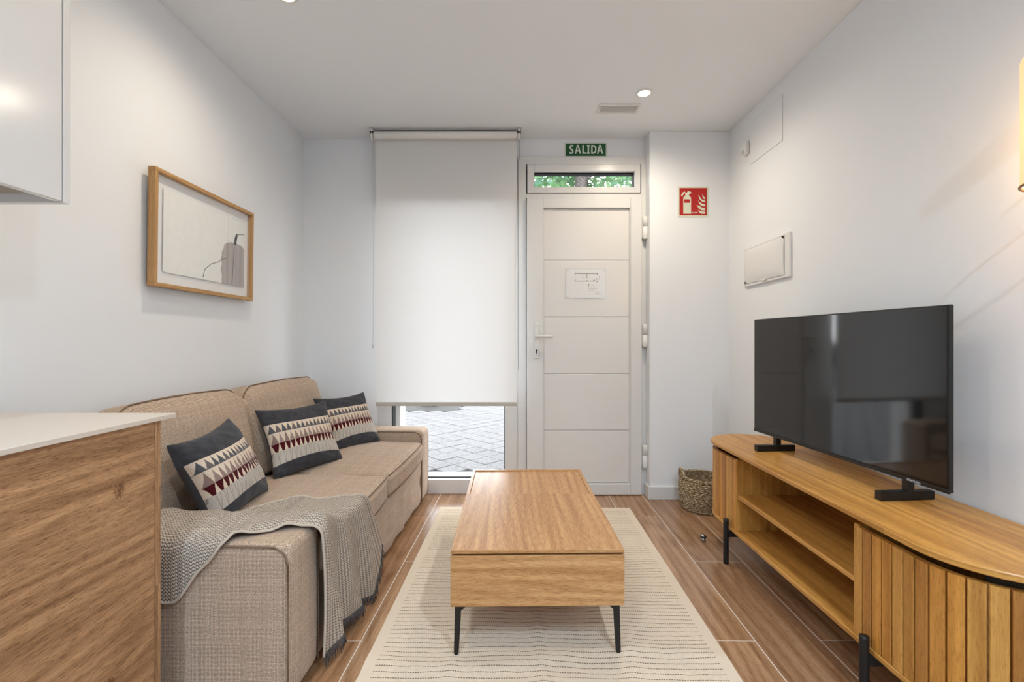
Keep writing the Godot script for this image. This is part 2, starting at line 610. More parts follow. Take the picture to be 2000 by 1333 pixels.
func make_materials() -> void:
	mat("wall paint", Color(0.926, 0.938, 0.950), 0.85, 0.0, 0.3)
	mat("ceiling paint", Color(0.930, 0.950, 0.970), 0.9, 0.0, 0.3)
	mat("white lacquer", Color(0.85, 0.85, 0.85), 0.16)
	mat("white aluminium", Color(0.88, 0.88, 0.875), 0.28)
	mat("door panel white", Color(0.89, 0.885, 0.875), 0.22)
	mat("white plastic", Color(0.885, 0.885, 0.88), 0.35)
	mat("grey plastic", Color(0.74, 0.745, 0.75), 0.4)
	mat("gasket", Color(0.06, 0.06, 0.065), 0.7)
	mat("black metal", Color(0.055, 0.055, 0.058), 0.5)
	mat("black plastic", Color(0.05, 0.05, 0.053), 0.38)
	mat("screen", Color(0.035, 0.035, 0.04), 0.06, 0.0, 0.60)
	mat("chrome", Color(0.72, 0.72, 0.72), 0.2, 1.0)
	mat("rubber", Color(0.07, 0.07, 0.07), 0.6)
	mat("grout", Color(0.86, 0.82, 0.765), 0.85)
	mat("keyhole", Color(0.04, 0.04, 0.04), 0.8)
	mat("worktop", Color(0.835, 0.79, 0.74), 0.35)
	mat("blind fabric roll", Color(0.93, 0.925, 0.915), 0.85, 0.0, 0.3)
	mat("blind rail", Color(0.76, 0.745, 0.715), 0.5)
	mat("mat board", Color(0.92, 0.925, 0.93), 0.85)
	mat("sign border", Color(0.80, 0.85, 0.80), 0.6)
	mat("sign green", Color(0.03, 0.30, 0.155), 0.5)
	mat("sign letters", Color(0.84, 0.89, 0.84), 0.5)
	mat("brass", Color(0.60, 0.47, 0.30), 0.4, 0.6)
	mat("threshold stone", Color(0.52, 0.52, 0.52), 0.7)
	mat("soil", Color(0.19, 0.19, 0.18), 0.95)
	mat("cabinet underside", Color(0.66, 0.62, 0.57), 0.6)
	mat("cord", Color(0.80, 0.80, 0.80), 0.6)
	mat("chain", Color(0.50, 0.51, 0.52), 0.4)
	mat("piping", Color(0.50, 0.415, 0.345), 0.9)
	mat("throw selvage", Color(0.76, 0.71, 0.65), 0.95)
	mat("throw fringe", Color(0.33, 0.31, 0.31), 0.95)
	mat("logo print", Color(0.75, 0.76, 0.78), 0.4)
	mat("velvet", rgb8(62, 62, 66), 0.9)
	M["velvet"].rim_enabled = true
	M["velvet"].rim = 0.5
	M["velvet"].rim_tint = 0.5
	pane("window glass", 0.04)
	pane("picture glass", 0.03)
	pane("clear sleeve", 0.03)
	var m := mat("blind fabric", Color(0.93, 0.93, 0.925), 0.9, 0.0, 0.2)
	m.backlight_enabled = true
	m.backlight = Color(0.64, 0.645, 0.65)
	m = mat("lamp shade", Color(0.95, 0.86, 0.72), 0.9, 0.0, 0.2)
	m.emission_enabled = true
	m.emission = Color(1.0, 0.84, 0.62)
	m.emission_energy_multiplier = 0.42
	m.backlight_enabled = true
	m.backlight = Color(0.24, 0.20, 0.15)
	glow("lamp face", Color(1.0, 0.93, 0.80), 14.0)
	glow("bulb", Color(1.0, 0.82, 0.58), 3.0)
	# wood
	var oak := wood(900, 640, Vector2(1.4, 0.95), 11, rgb8(204, 160, 118), rgb8(124, 88, 56), 22.0, 2.0, 0.26, 1.0, [[1.181, 0.716, 0.034], [1.155, 0.275, 0.03]])
	textured("kitchen oak", oak, Vector2(1.4, 0.95), 0.5)
	var beech := wood(900, 560, Vector2(1.1, 0.68), 23, rgb8(214, 168, 116), rgb8(160, 110, 62), 26.0, 1.5, 0.34, 1.1)
	textured("table oak", beech, Vector2(1.1, 0.68), 0.36)
	M["table oak"].clearcoat_enabled = true
	M["table oak"].clearcoat = 0.12
	M["table oak"].clearcoat_roughness = 0.22
	var mango := wood(900, 420, Vector2(1.7, 0.80), 37, rgb8(222, 168, 90), rgb8(156, 104, 44), 9.0, 1.3, 0.16, 0.6)
	textured("mango wood", mango, Vector2(1.7, 0.80), 0.36)
	textured("mango slat pale", mango, Vector2(1.7, 0.80), 0.45, 0.5, Color(1.0, 1.0, 0.98))
	textured("mango slat warm", mango, Vector2(1.7, 0.80), 0.45, 0.5, Color(1.0, 0.955, 0.86))
	textured("mango slat brown", mango, Vector2(1.7, 0.80), 0.45, 0.5, Color(0.90, 0.85, 0.80))
	M["mango slat pale"].albedo_texture = M["mango wood"].albedo_texture
	M["mango slat warm"].albedo_texture = M["mango wood"].albedo_texture
	M["mango slat brown"].albedo_texture = M["mango wood"].albedo_texture
	var frame_oak := wood(512, 128, Vector2(0.8, 0.1), 53, rgb8(208, 168, 116), rgb8(150, 106, 58), 60.0, 1.0, 0.2, 0.6)
	textured("frame oak", frame_oak, Vector2(0.8, 0.1), 0.5)
	var tile := wood(1024, 500, Vector2(2.5, 0.96), 71, rgb8(196, 157, 122), rgb8(126, 91, 62), 10.0, 2.2, 0.16, 0.6)
	for k in 3:
		var f := textured("floor tile %d" % k, tile, Vector2(2.5, 0.96), 0.21, 0.58, [Color(1, 1, 1), Color(0.93, 0.92, 0.92), Color(1.0, 0.97, 0.94)][k])
		if k > 0:
			f.albedo_texture = M["floor tile 0"].albedo_texture
	# cloth
	var weave := weave_image()
	var cloth := textured("sofa cloth", weave, Vector2(0.12, 0.12), 0.95, 0.2)
	relief(cloth, weave, 0.08)
	cloth.rim_enabled = true
	cloth.rim = 0.25
	cloth.rim_tint = 0.6
	var knit := knit_images()
	var throw_cloth := textured("knit throw", knit[0], Vector2(0.16, 0.16), 0.95, 0.2)
	relief(throw_cloth, knit[1], 0.25)
	var rug := rug_images()
	var rug_cloth := textured("rug weave", rug[0], Vector2(0.24, 0.24), 0.95, 0.2)
	relief(rug_cloth, rug[1], 0.12)
	mat("rug border", Color(0.865, 0.805, 0.725), 0.95, 0.0, 0.2)
	var cover := textured("pillow print", pillow_image(), Vector2(1, 1), 0.9, 0.2)
	cover.rim_enabled = true
	cover.rim = 0.3
	cover.rim_tint = 0.5
	# print
	textured("fire sign print", fire_sign_image(), Vector2(1, 1), 0.5)
	textured("plan print", plan_image(), Vector2(1, 1), 0.6)
	textured("art print", art_image(), Vector2(1, 1), 0.9, 0.2)
	# outside and basket
	var stone := plain_noise(rgb8(107, 107, 107), 0.08, 0.05, 81)
	var pav := textured("paving stone", stone, Vector2(0.5, 0.5), 0.9, 0.3)
	textured("paving stone grey", stone, Vector2(0.5, 0.5), 0.9, 0.3, Color(0.97, 0.97, 0.975)).albedo_texture = pav.albedo_texture
	mat("paving joint", Color(0.24, 0.24, 0.25), 0.95)
	textured("bark", plain_noise(rgb8(112, 104, 102), 0.22, 0.06, 83), Vector2(0.4, 0.8), 0.95, 0.2)
	for k in 3:
		var leaf := mat("leaf %d" % k, [rgb8(66, 114, 88), rgb8(94, 134, 86), rgb8(56, 100, 90)][k], 0.6)
		leaf.backlight_enabled = true
		leaf.backlight = Color(0.66, 0.80, 0.60)
	textured("seagrass", plain_noise(rgb8(158, 140, 112), 0.55, 0.05, 85), Vector2(0.30, 0.07), 0.85, 0.3)
	mat("seagrass dark", rgb8(74, 58, 42), 0.9)

# ------------------------------------------------------------------ scene
func _ready() -> void:
	set_view()
	make_materials()
	build_shell()
	build_far_wall()
	build_outside()
	build_kitchen()
	build_sofa()
	build_rug()
	build_coffee_table()
	build_console()
	build_television()
	build_wall_things()
	build_ceiling_things()
	build_pillows()
	build_throw()
	build_basket()
	build_doorstop()

func set_view() -> void:
	var cam := Camera3D.new()
	cam.name = "camera"
	add_child(cam)
	cam.position = Vector3(0, 1.072, 0)
	var near := 0.05
	var focal := 889.0   # in pixels of a 2000 x 1333 picture
	cam.set_frustum(near * 1333.0 / focal, Vector2(-8.0 / focal * near, 0.5 / focal * near), near, 100.0)
	cam.current = true
	var env := Environment.new()
	env.background_mode = Environment.BG_SKY
	var sky := Sky.new()
	var sm := ProceduralSkyMaterial.new()
	sm.sky_top_color = Color(0.915, 0.93, 0.955)
	sm.sky_horizon_color = Color(0.95, 0.96, 0.97)
	sm.ground_bottom_color = Color(0.6, 0.6, 0.6)
	sm.ground_horizon_color = Color(0.8, 0.8, 0.8)
	sm.sky_energy_multiplier = 2.2
	sky.sky_material = sm
	env.sky = sky
	env.tonemap_mode = Environment.TONE_MAPPER_LINEAR
	env.tonemap_exposure = 1.29
	env.sdfgi_enabled = true
	env.ssao_enabled = true
	env.ssil_enabled = true
	var we := WorldEnvironment.new()
	we.name = "surroundings"
	we.environment = env
	add_child(we)

# ------------------------------------------------------------------ room
func build_shell() -> void:
	# walls with thickness; the floor runs under them
	slab("wall_left", WL - 0.15, WL, 0, H, WF, WB + 0.25, M["wall paint"]).set_meta("kind", "structure")
	slab("wall_right", WR, WR + 0.15, 0, H, WF, WB + 0.25, M["wall paint"]).set_meta("kind", "structure")
	slab("wall_front", WL - 0.15, WR + 0.15, 0, H, WF - 0.15, WF, M["wall paint"]).set_meta("kind", "structure")
	slab("ceiling", WL - 0.15, WR + 0.15, H, H + 0.15, WF - 0.15, WB + 0.25, M["ceiling paint"]).set_meta("kind", "structure")
	var floor_ := struct_node("floor")
	slab("screed", WL - 0.15, WR + 0.15, -0.12, -0.0012, WF - 0.15, WB + 0.06, M["grout"], floor_)
	# long wood-look tiles in half bond, turned one degree
	var turn := deg_to_rad(1.0)
	var wid := 0.235
	var len_ := 1.163
	var rng := RandomNumberGenerator.new()
	rng.seed = 3
	for col in range(-5, 9):
		var start := (1.63 if absi(col) % 2 == 1 else 2.212) - len_ * 5
		for k in 7:
			var z0 := start + k * len_
			var z1 := z0 + len_
			z0 = maxf(z0, WF - 0.1)
			z1 = minf(z1, WB + 0.03)
			if z1 - z0 < 0.06:
				continue
			var zc := (z0 + z1) / 2
			var xc := -0.558 + (col + 0.5) * wid + 0.0175 * (zc - 1.431)
			if xc < WL - 0.14 or xc > WR + 0.14:
				continue
			var uvo := Vector2(rng.randf_range(0, 1.2), 0.24 * rng.randi_range(0, 3))
			var m := piece(z1 - z0 - 0.0042, wid - 0.0042, 0.01, 0.0005, uvo)
			obj("plank", m, M["floor tile %d" % rng.randi_range(0, 2)], floor_, d(xc, 0, zc), Vector3(0, PI / 2 - turn, 0))
	# skirting: short piece on the pier, the long right wall, and the left wall
	var sk := struct_node("baseboard_back")
	slab("board", 0.905, WR - 0.001, 0, 0.088, 3.073, 3.087, M["white aluminium"], sk, 0.003)
	slab("return", 0.893, 0.9055, 0, 0.088, 3.073, 3.165, M["white aluminium"], sk, 0.003)
	slab("baseboard_right", WR - 0.013, WR, 0, 0.088, WF, 3.072, M["white aluminium"], null, 0.003).set_meta("kind", "structure")
	slab("baseboard_left", WL, WL + 0.013, 0, 0.088, 1.26, WB, M["white aluminium"], null, 0.003).set_meta("kind", "structure")

func build_far_wall() -> void:
	var wb := struct_node("wall_back")
	slab("side", WL - 0.01, -0.968, 0, H, WB, WB + 0.25, M["wall paint"], wb)
	slab("lintel", -0.968, 0.91, 2.362, H, WB, WB + 0.25, M["wall paint"], wb)
	slab("pier", 0.906, WR + 0.01, 0, H, 3.087, WB + 0.25, M["wall paint"], wb, 0.004)
	# fixed window
	var al: Material = M["white aluminium"]
	var wn := struct_node("window_1")
	slab("stile", -0.968, -0.874, 0, 2.362, 3.195, 3.265, al, wn, 0.003)
	slab("stile", -0.0756, 0.012, 0, 2.362, 3.195, 3.265, al, wn, 0.003)
	slab("bottom_rail", -0.874, -0.0756, 0, 0.100, 3.195, 3.265, al, wn, 0.003)
	slab("shutter_box", -0.940, -0.004, 2.022, H - 0.001, 3.086, 3.194, al, wn, 0.003)
	slab("head", -0.874, -0.0756, 2.03, 2.362, 3.195, 3.27, al, wn, 0.003)
	slab("outer_stile", -0.874, -0.832, 0.1, 2.03, 3.275, 3.42, al, wn, 0.003)
	slab("outer_stile", -0.0756, -0.03, 0.1, 2.03, 3.275, 3.42, al, wn, 0.003)
	slab("gasket", -0.8755, -0.866, 0.100, 2.03, 3.199, 3.272, M["gasket"], wn, 0.001)
	slab("gasket", -0.0836, -0.0736, 0.100, 2.03, 3.235, 3.268, M["gasket"], wn, 0.001)
	slab("gasket", -0.87, -0.08, 0.098, 0.106, 3.235, 3.268, M["gasket"], wn, 0.001)
	slab("gasket", -0.87, -0.08, 2.024, 2.034, 3.235, 3.268, M["gasket"], wn, 0.001)
	var q := QuadMesh.new()
	q.size = Vector2(0.79, 1.93)
	obj("pane", q, M["window glass"], wn, d(-0.475, 1.065, 3.252))
	# entrance door with a transom light above it
	var dr := struct_node("door_1")
	slab("frame_post", 0.012, 0.070, 0, 2.362, 3.180, 3.265, al, dr, 0.003)
	slab("frame_post", 0.874, 0.907, 0, 2.362, 3.180, 3.265, al, dr, 0.003)
	slab("stop", 0.068, 0.096, 0, 2.09, 3.218, 3.266, al, dr, 0.002)
	slab("stop", 0.850, 0.876, 0, 2.09, 3.218, 3.266, al, dr, 0.002)
	slab("stop", 0.096, 0.850, 2.045, 2.09, 3.218, 3.266, al, dr, 0.002)
	slab("stop", 0.096, 0.850, 0.0, 0.03, 3.218, 3.266, al, dr, 0.002)
	slab("stop", 0.068, 0.112, 2.10, 2.31, 3.246, 3.262, al, dr, 0.002)
	slab("stop", 0.838, 0.876, 2.10, 2.31, 3.246, 3.262, al, dr, 0.002)
	slab("frame_head", 0.070, 0.874, 2.308, 2.362, 3.180, 3.265, al, dr, 0.003)
	slab("transom_bar", 0.070, 0.874, 2.072, 2.106, 3.180, 3.265, al, dr, 0.003)
	slab("transom_sash", 0.078, 0.126, 2.108, 2.305, 3.170, 3.245, al, dr, 0.003)
	slab("transom_sash", 0.828, 0.866, 2.108, 2.305, 3.170, 3.245, al, dr, 0.003)
	slab("transom_sash", 0.126, 0.828, 2.108, 2.147, 3.170, 3.245, al, dr, 0.003)
	slab("transom_sash", 0.126, 0.828, 2.258, 2.305, 3.170, 3.245, al, dr, 0.003)
	slab("transom_gasket", 0.124, 0.830, 2.249, 2.260, 3.20, 3.247, M["gasket"], dr, 0.001)
	slab("transom_gasket", 0.822, 0.830, 2.147, 2.260, 3.20, 3.247, M["gasket"], dr, 0.001)
	slab("transom_gasket", 0.124, 0.129, 2.147, 2.260, 3.20, 3.247, M["gasket"], dr, 0.001)
	var tq := QuadMesh.new()
	tq.size = Vector2(0.71, 0.115)
	obj("transom_pane", tq, M["window glass"], dr, d(0.477, 2.203, 3.225))
	var leaf := Node3D.new()
	leaf.name = "leaf"
	dr.add_child(leaf)
	slab("stile", 0.074, 0.186, 0.006, 2.067, 3.155, 3.215, al, leaf, 0.004)
	slab("stile", 0.795, 0.872, 0.006, 2.067, 3.155, 3.215, al, leaf, 0.004)
	slab("rail", 0.186, 0.795, 0.006, 0.082, 3.155, 3.215, al, leaf, 0.004)
	slab("rail", 0.186, 0.795, 1.997, 2.067, 3.155, 3.215, al, leaf, 0.004)
	slab("bead", 0.186, 0.193, 0.082, 1.997, 3.160, 3.21, al, leaf, 0.002)
	slab("bead", 0.788, 0.795, 0.082, 1.997, 3.160, 3.21, al, leaf, 0.002)
	var cuts := [0.082, 0.450, 0.845, 1.241, 1.637, 1.997]
	for k in 5:
		slab("panel", 0.192, 0.789, cuts[k] + 0.0025, cuts[k + 1] - 0.0025, 3.174, 3.21, M["door panel white"], leaf, 0.004)
	slab("core", 0.19, 0.79, 0.08, 2.0, 3.181, 3.209, al, leaf, 0.001)
	# lever handle with its plate
	var hp := obj("handle_plate", rbox(Vector3(0.031, 0.245, 0.010), 0.0048, 1, 3), M["white plastic"], leaf, d(0.142, 1.075, 3.150))
	obj("keyhole", lathe([Vector2(0, 0.0), Vector2(0.0068, 0.0), Vector2(0.0068, 0.002), Vector2(0, 0.002)], 16), M["keyhole"], hp, Vector3(0, -0.066, 0.0036), Vector3(PI / 2, 0, 0))
	obj("keyhole", rbox(Vector3(0.0065, 0.022, 0.003), 0.001), M["keyhole"], hp, Vector3(0, -0.078, 0.0044))
	obj("screw", lathe([Vector2(0, 0.0), Vector2(0.004, 0.0), Vector2(0.003, 0.0015), Vector2(0, 0.002)], 12), M["grey plastic"], hp, Vector3(0, 0.100, 0.0045), Vector3(PI / 2, 0, 0))
	obj("screw", lathe([Vector2(0, 0.0), Vector2(0.004, 0.0), Vector2(0.003, 0.0015), Vector2(0, 0.002)], 12), M["grey plastic"], hp, Vector3(0, -0.103, 0.0045), Vector3(PI / 2, 0, 0))
	var lever := tube([d(0.142, 1.105, 3.148), d(0.142, 1.105, 3.118), d(0.147, 1.105, 3.108), d(0.158, 1.105, 3.104), d(0.205, 1.105, 3.104), d(0.252, 1.105, 3.106)], 0.0095, 12)
	obj("handle", lever, M["white plastic"], leaf)
	# hinges: two knuckles on a pin each
	for y in [1.858, 1.112, 0.275]:
		var hg := Node3D.new()
		hg.name = "hinge"
		dr.add_child(hg, true)
		hg.position = d(0.892, y, 3.150)
		obj("knuckle", lathe([Vector2(0, -0.078), Vector2(0.015, -0.078), Vector2(0.0165, -0.074), Vector2(0.0165, 0.005), Vector2(0, 0.005)], 16), M["white plastic"], hg)
		obj("knuckle", lathe([Vector2(0, 0.008), Vector2(0.0165, 0.008), Vector2(0.0165, 0.072), Vector2(0.014, 0.078), Vector2(0, 0.078)], 16), M["white plastic"], hg)
		obj("flap", rbox(Vector3(0.03, 0.14, 0.006), 0.002), M["white plastic"], hg, Vector3(-0.008, 0, -0.018))

	# roller blind hung from the ceiling in front of the window
	var bl := thing("roller_blind", "white translucent roller blind drawn down over the tall window", "blind", d(-0.47, 0.64, 3.075))
	var x0 := -0.946 + 0.47
	var x1 := 0.004 + 0.47
	var rows := []
	var uvs := []
	for i in 33:
		var row := []
		var ru := []
		for j in 13:
			var v := i / 32.0
			var u := j / 12.0
			var wob := 0.0015 * sin(u * 9.0 + v * 3.0) * (1.0 - v)
			row.append(Vector3(lerpf(x0, x1, u), lerpf(1.815, 0.014, 1.0 - v), 0.0 + wob))
			ru.append(Vector2(u, v))
		rows.append(row)
		uvs.append(ru)
	obj("fabric", grid_mesh(rows, uvs), M["blind fabric"], bl)
	obj("roller", tube([Vector3(x0 - 0.004, 1.8125, 0.025), Vector3(x1 + 0.004, 1.8125, 0.025)], 0.025, 24), M["blind fabric roll"], bl)
	obj("bottom_rail", rbox(Vector3(x1 - x0 + 0.002, 0.027, 0.014), 0.005), M["blind rail"], bl, Vector3((x0 + x1) / 2, 0.008, 0))
	for s in [0, 1]:
		var bx: float = x0 - 0.016 if s == 0 else x1 + 0.016
		var br := obj("bracket", rbox(Vector3(0.014, 0.075, 0.05), 0.005, 0, 2), M["white plastic"], bl, Vector3(bx, 1.815, 0.022))
		obj("pin", tube([Vector3(-0.012, 0.01, 0.02), Vector3(0.012, 0.01, 0.02)], 0.008, 10), M["gasket"], br)
		obj("mount", rbox(Vector3(0.03, 0.005, 0.05), 0.001), M["grey plastic"], br, Vector3(0, 0.0385, 0))
	obj("cassette", rbox(Vector3(x1 - x0 + 0.03, 0.008, 0.04), 0.002), M["grey plastic"], bl, Vector3((x0 + x1) / 2, 1.852, 0.012))
	# pull chains at both sides
	var cl := obj("chain", tube([Vector3(x0 - 0.012, 1.79, 0.03), Vector3(x0 - 0.014, 1.3, 0.012), Vector3(x0 - 0.017, 0.42, 0.012)], 0.0012, 6), M["cord"], bl)
	obj("connector", rbox(Vector3(0.008, 0.03, 0.008), 0.003, 1, 2), M["cord"], cl, Vector3(x0 - 0.017, 0.40, 0.012))
	obj("chain", tube([Vector3(x1 + 0.017, 1.79, 0.03), Vector3(x1 + 0.018, 1.66, 0.012), Vector3(x1 + 0.011, 1.64, 0.012), Vector3(x1 + 0.011, 0.24, 0.012)], 0.0016, 6), M["chain"], bl)

# ------------------------------------------------------------------ outside
func build_outside() -> void:
	slab("threshold_slab", -1.9, 1.6, -0.12, -0.045, 3.455, 3.90, M["threshold stone"]).set_meta("kind", "structure")
	slab("ground", -14.0, 14.0, -0.30, -0.066, 3.46, 24.0, M["paving joint"], null, 0.002).set_meta("kind", "structure")
	var pv_ := struct_node("pavement")
	var side := 0.20
	var diag := side * sqrt(2.0)
	var spots := []
	for i in range(-44, 45):
		for j in range(0, 66):
			var x := i * diag / 2
			var z := 4.0 + j * diag / 2
			if (i + j) % 2 != 0 or absf(x) > 6.0 or z > 13.0:
				continue
			if x > -1.95 and x < -0.95 and z > 7.3 and z < 8.3:
				continue
			spots.append(Vector2(x, z))
	# those that show largest through the gap below the blind come first
	spots.sort_custom(func(a: Vector2, b: Vector2) -> bool: return a.y + absf(a.x + 0.14 * a.y) * 2.0 < b.y + absf(b.x + 0.14 * b.y) * 2.0)
	var rng := RandomNumberGenerator.new()
	rng.seed = 8
	var shapes := []
	for k in 4:
		shapes.append(piece(side - 0.008, side - 0.008, 0.02, 0.003, Vector2(k * 0.11, k * 0.07)))
	var rest := begin()
	for k in spots.size():
		var lift := rng.randf_range(-0.0025, 0.0025)
		var at := d(spots[k].x, -0.05 + lift, spots[k].y)
		var b := Basis(Vector3.UP, PI / 4) * Basis(Vector3.RIGHT, rng.randf_range(-0.006, 0.006))
		if k < 300:
			var o := obj("paver", shapes[k % 4], M["paving stone" if rng.randf() < 0.7 else "paving stone grey"], pv_, at)
			o.basis = b
		else:
			rest.append_from(shapes[k % 4], 0, Transform3D(b, at))
	obj("far_pavers", rest.commit(), M["paving stone"], pv_).set_meta("kind", "stuff")
	slab("tree_pit", -1.95, -0.95, -0.07, -0.052, 7.36, 8.3, M["soil"]).set_meta("kind", "structure")
	tree("street_tree", "street tree with a straight grey trunk seen through the transom above the door", d(0.99, -0.06, 7.0), 0.125, 5, "street trees outside", 11500, Vector3(1.4, 1.9, 0.95))
	tree("street_tree", "street tree growing from the soil pit in the pavement beyond the blind", d(-1.5, -0.06, 7.95), 0.15, 6, "street trees outside", 4000, Vector3(0.95, 1.8, 0.95))

func tree(called: String, label: String, at: Vector3, r: float, seed_: int, group: String, count: int, reach: Vector3) -> void:
	var t := thing(called, label, "tree", at, 0.0, group)
	var rng := RandomNumberGenerator.new()
	rng.seed = seed_
	var pts := []
	for k in 14:
		pts.append(Vector3(0.03 * sin(k * 0.9 + seed_), k * 0.42, 0.03 * cos(k * 0.7)))
	obj("trunk", tube(pts, r, 18, null, 0.6), M["bark"], t)
	for k in 5:
		var a := TAU * k / 5.0 + seed_
		var y := 3.2 + 0.35 * k
		obj("branch", tube([Vector3(0, y, 0), Vector3(cos(a) * reach.x * 0.4, y + 0.6, sin(a) * reach.z * 0.4), Vector3(cos(a) * reach.x * 0.8, y + 1.0, sin(a) * reach.z * 0.8)], 0.05, 8, null, 0.35), M["bark"], t)
	for tone in 3:
		var st := begin()
		for k in count / 3:
			var dir := Vector3(rng.randfn(), rng.randfn() * 0.8, rng.randfn()).normalized()
			var p := Vector3(0, 4.7, 0) + dir * reach * pow(rng.randf(), 0.45)
			if p.y < 2.9:
				continue
			# leave the trunk itself in sight from the room
			if absf(p.x) < 0.2 and p.z > 0 and p.y < 4.4:
				continue
			var b := Basis(Vector3(rng.randfn(), rng.randfn(), rng.randfn()).normalized(), rng.randf() * TAU)
			var l := rng.randf_range(0.05, 0.085)
			var a0 := p + b * Vector3(-l, 0, 0)
			var a1 := p + b * Vector3(0, 0.012, l * 0.55)
			var a2 := p + b * Vector3(l, 0, 0)
			var a3 := p + b * Vector3(0, 0.012, -l * 0.55)
			quad(st, a0, a3, a2, a1, b.y)
		obj("foliage", st.commit(), M["leaf %d" % tone], t).set_meta("kind", "stuff")

# ------------------------------------------------------------------ kitchen end
func build_kitchen() -> void:
	var oak: Material = M["kitchen oak"]
	var base := thing("kitchen_base_cabinet", "oak fronted kitchen base cabinet with horizontal grain beside the sofa arm", "cabinet", d(-1.2, 0, 0.55))
	# front and end panels; local frame: x from the cabinet centre, depth from 0.55
	var fx := -0.942 + 1.2
	# the face takes its uv from its own place, so that the knots sit where they are
	obj("front_panel", panel_mesh(0.019, 0.09, 0.862, -0.10, 1.186), oak, base, Vector3(fx - 0.0095, 0, 0.55))
	obj("end_panel", end_panel_mesh(), oak, base, Vector3(0, 0, 0.55))
	slab_in(base, "carcass", -1.48, -0.965, 0.09, 0.862, -0.10, 1.186, M["white plastic"], Vector3(1.2, 0, 0.55))
	slab_in(base, "plinth", -1.48, -0.99, 0.0, 0.09, -0.10, 1.2, M["white plastic"], Vector3(1.2, 0, 0.55))
	# worktop
	var wt := slab("kitchen_worktop", WL + 0.001, -0.930, 0.864, 0.876, -0.12, 1.246, M["worktop"], null, 0.0015)
	tag(wt, "thin pale stone kitchen worktop lying on the oak cabinet", "worktop")
	# upper cabinet with a proud end panel and a recessed underside
	var up := thing("kitchen_wall_cabinet", "glossy white handleless wall cabinet hanging above the worktop", "cabinet", d(-1.3, 1.41, 0.3))
	var off := Vector3(1.3, -1.41, 0.3)
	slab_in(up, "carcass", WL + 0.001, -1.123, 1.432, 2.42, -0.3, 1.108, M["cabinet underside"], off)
	slab_in(up, "door", -1.122, -1.103, 1.412, 2.40, 0.55, 1.106, M["white lacquer"], off)
	slab_in(up, "door", -1.122, -1.103, 1.412, 2.40, -0.3, 0.547, M["white lacquer"], off)
	slab_in(up, "end_panel", WL + 0.001, -1.103, 1.410, 2.42, 1.109, 1.126, M["white lacquer"], off)
	slab_in(up, "light_strip", WL + 0.06, WL + 0.085, 1.424, 1.4325, -0.2, 1.05, M["grey plastic"], off)

func slab_in(parent: Node3D, called: String, x0: float, x1: float, y0: float, y1: float, z0: float, z1: float, m: Material, off: Vector3, r := 0.0015, grain := 0) -> MeshInstance3D:
	var b := rbox(Vector3(x1 - x0, y1 - y0, z1 - z0), r, grain)
	return obj(called, b, m, parent, d((x0 + x1) / 2, (y0 + y1) / 2, (z0 + z1) / 2) + off)

func panel_mesh(t: float, y0: float, y1: float, z0: float, z1: float) -> ArrayMesh:
	# upright panel facing +x; u is depth + 0.1, v is height, in metres
	var st := begin()
	var x := t / 2
	var uv := func(y: float, z: float) -> Vector2: return Vector2(z + 0.1, y)
	quad(st, Vector3(x, y0, -z0), Vector3(x, y1, -z0), Vector3(x, y1, -z1), Vector3(x, y0, -z1), Vector3.RIGHT, uv.call(y0, z0), uv.call(y1, z0), uv.call(y1, z1), uv.call(y0, z1))
	quad(st, Vector3(-x, y0, -z0), Vector3(-x, y0, -z1), Vector3(-x, y1, -z1), Vector3(-x, y1, -z0), Vector3.LEFT, uv.call(y0, z0), uv.call(y0, z1), uv.call(y1, z1), uv.call(y1, z0))
	quad(st, Vector3(-x, y1, -z0), Vector3(-x, y1, -z1), Vector3(x, y1, -z1), Vector3(x, y1, -z0), Vector3.UP)
	quad(st, Vector3(-x, y0, -z0), Vector3(x, y0, -z0), Vector3(x, y0, -z1), Vector3(-x, y0, -z1), Vector3.DOWN)
	quad(st, Vector3(-x, y0, -z1), Vector3(x, y0, -z1), Vector3(x, y1, -z1), Vector3(-x, y1, -z1), Vector3.FORWARD)
	quad(st, Vector3(-x, y0, -z0), Vector3(-x, y1, -z0), Vector3(x, y1, -z0), Vector3(x, y0, -z0), Vector3.BACK)
	return st.commit()

func end_panel_mesh() -> ArrayMesh:
	# the end board closes the cabinet towards the sofa; its grain stands upright
	var b := rbox(Vector3(0.545, 0.862, 0.018), 0.0012, 1)
	var st := begin()
	st.append_from(b, 0, Transform3D(Basis.IDENTITY, Vector3(1.2 - (1.488 + 0.942) / 2.0, 0.431, -1.1985)))
	return st.commit()

# ------------------------------------------------------------------ sofa
const SOFA_TURN := -0.0245
func sofa(lx: float, y: float, s: float) -> Vector3:
	return d(-0.625, 0, 2.22) + Basis(Vector3.UP, SOFA_TURN) * Vector3(lx, y, -s)

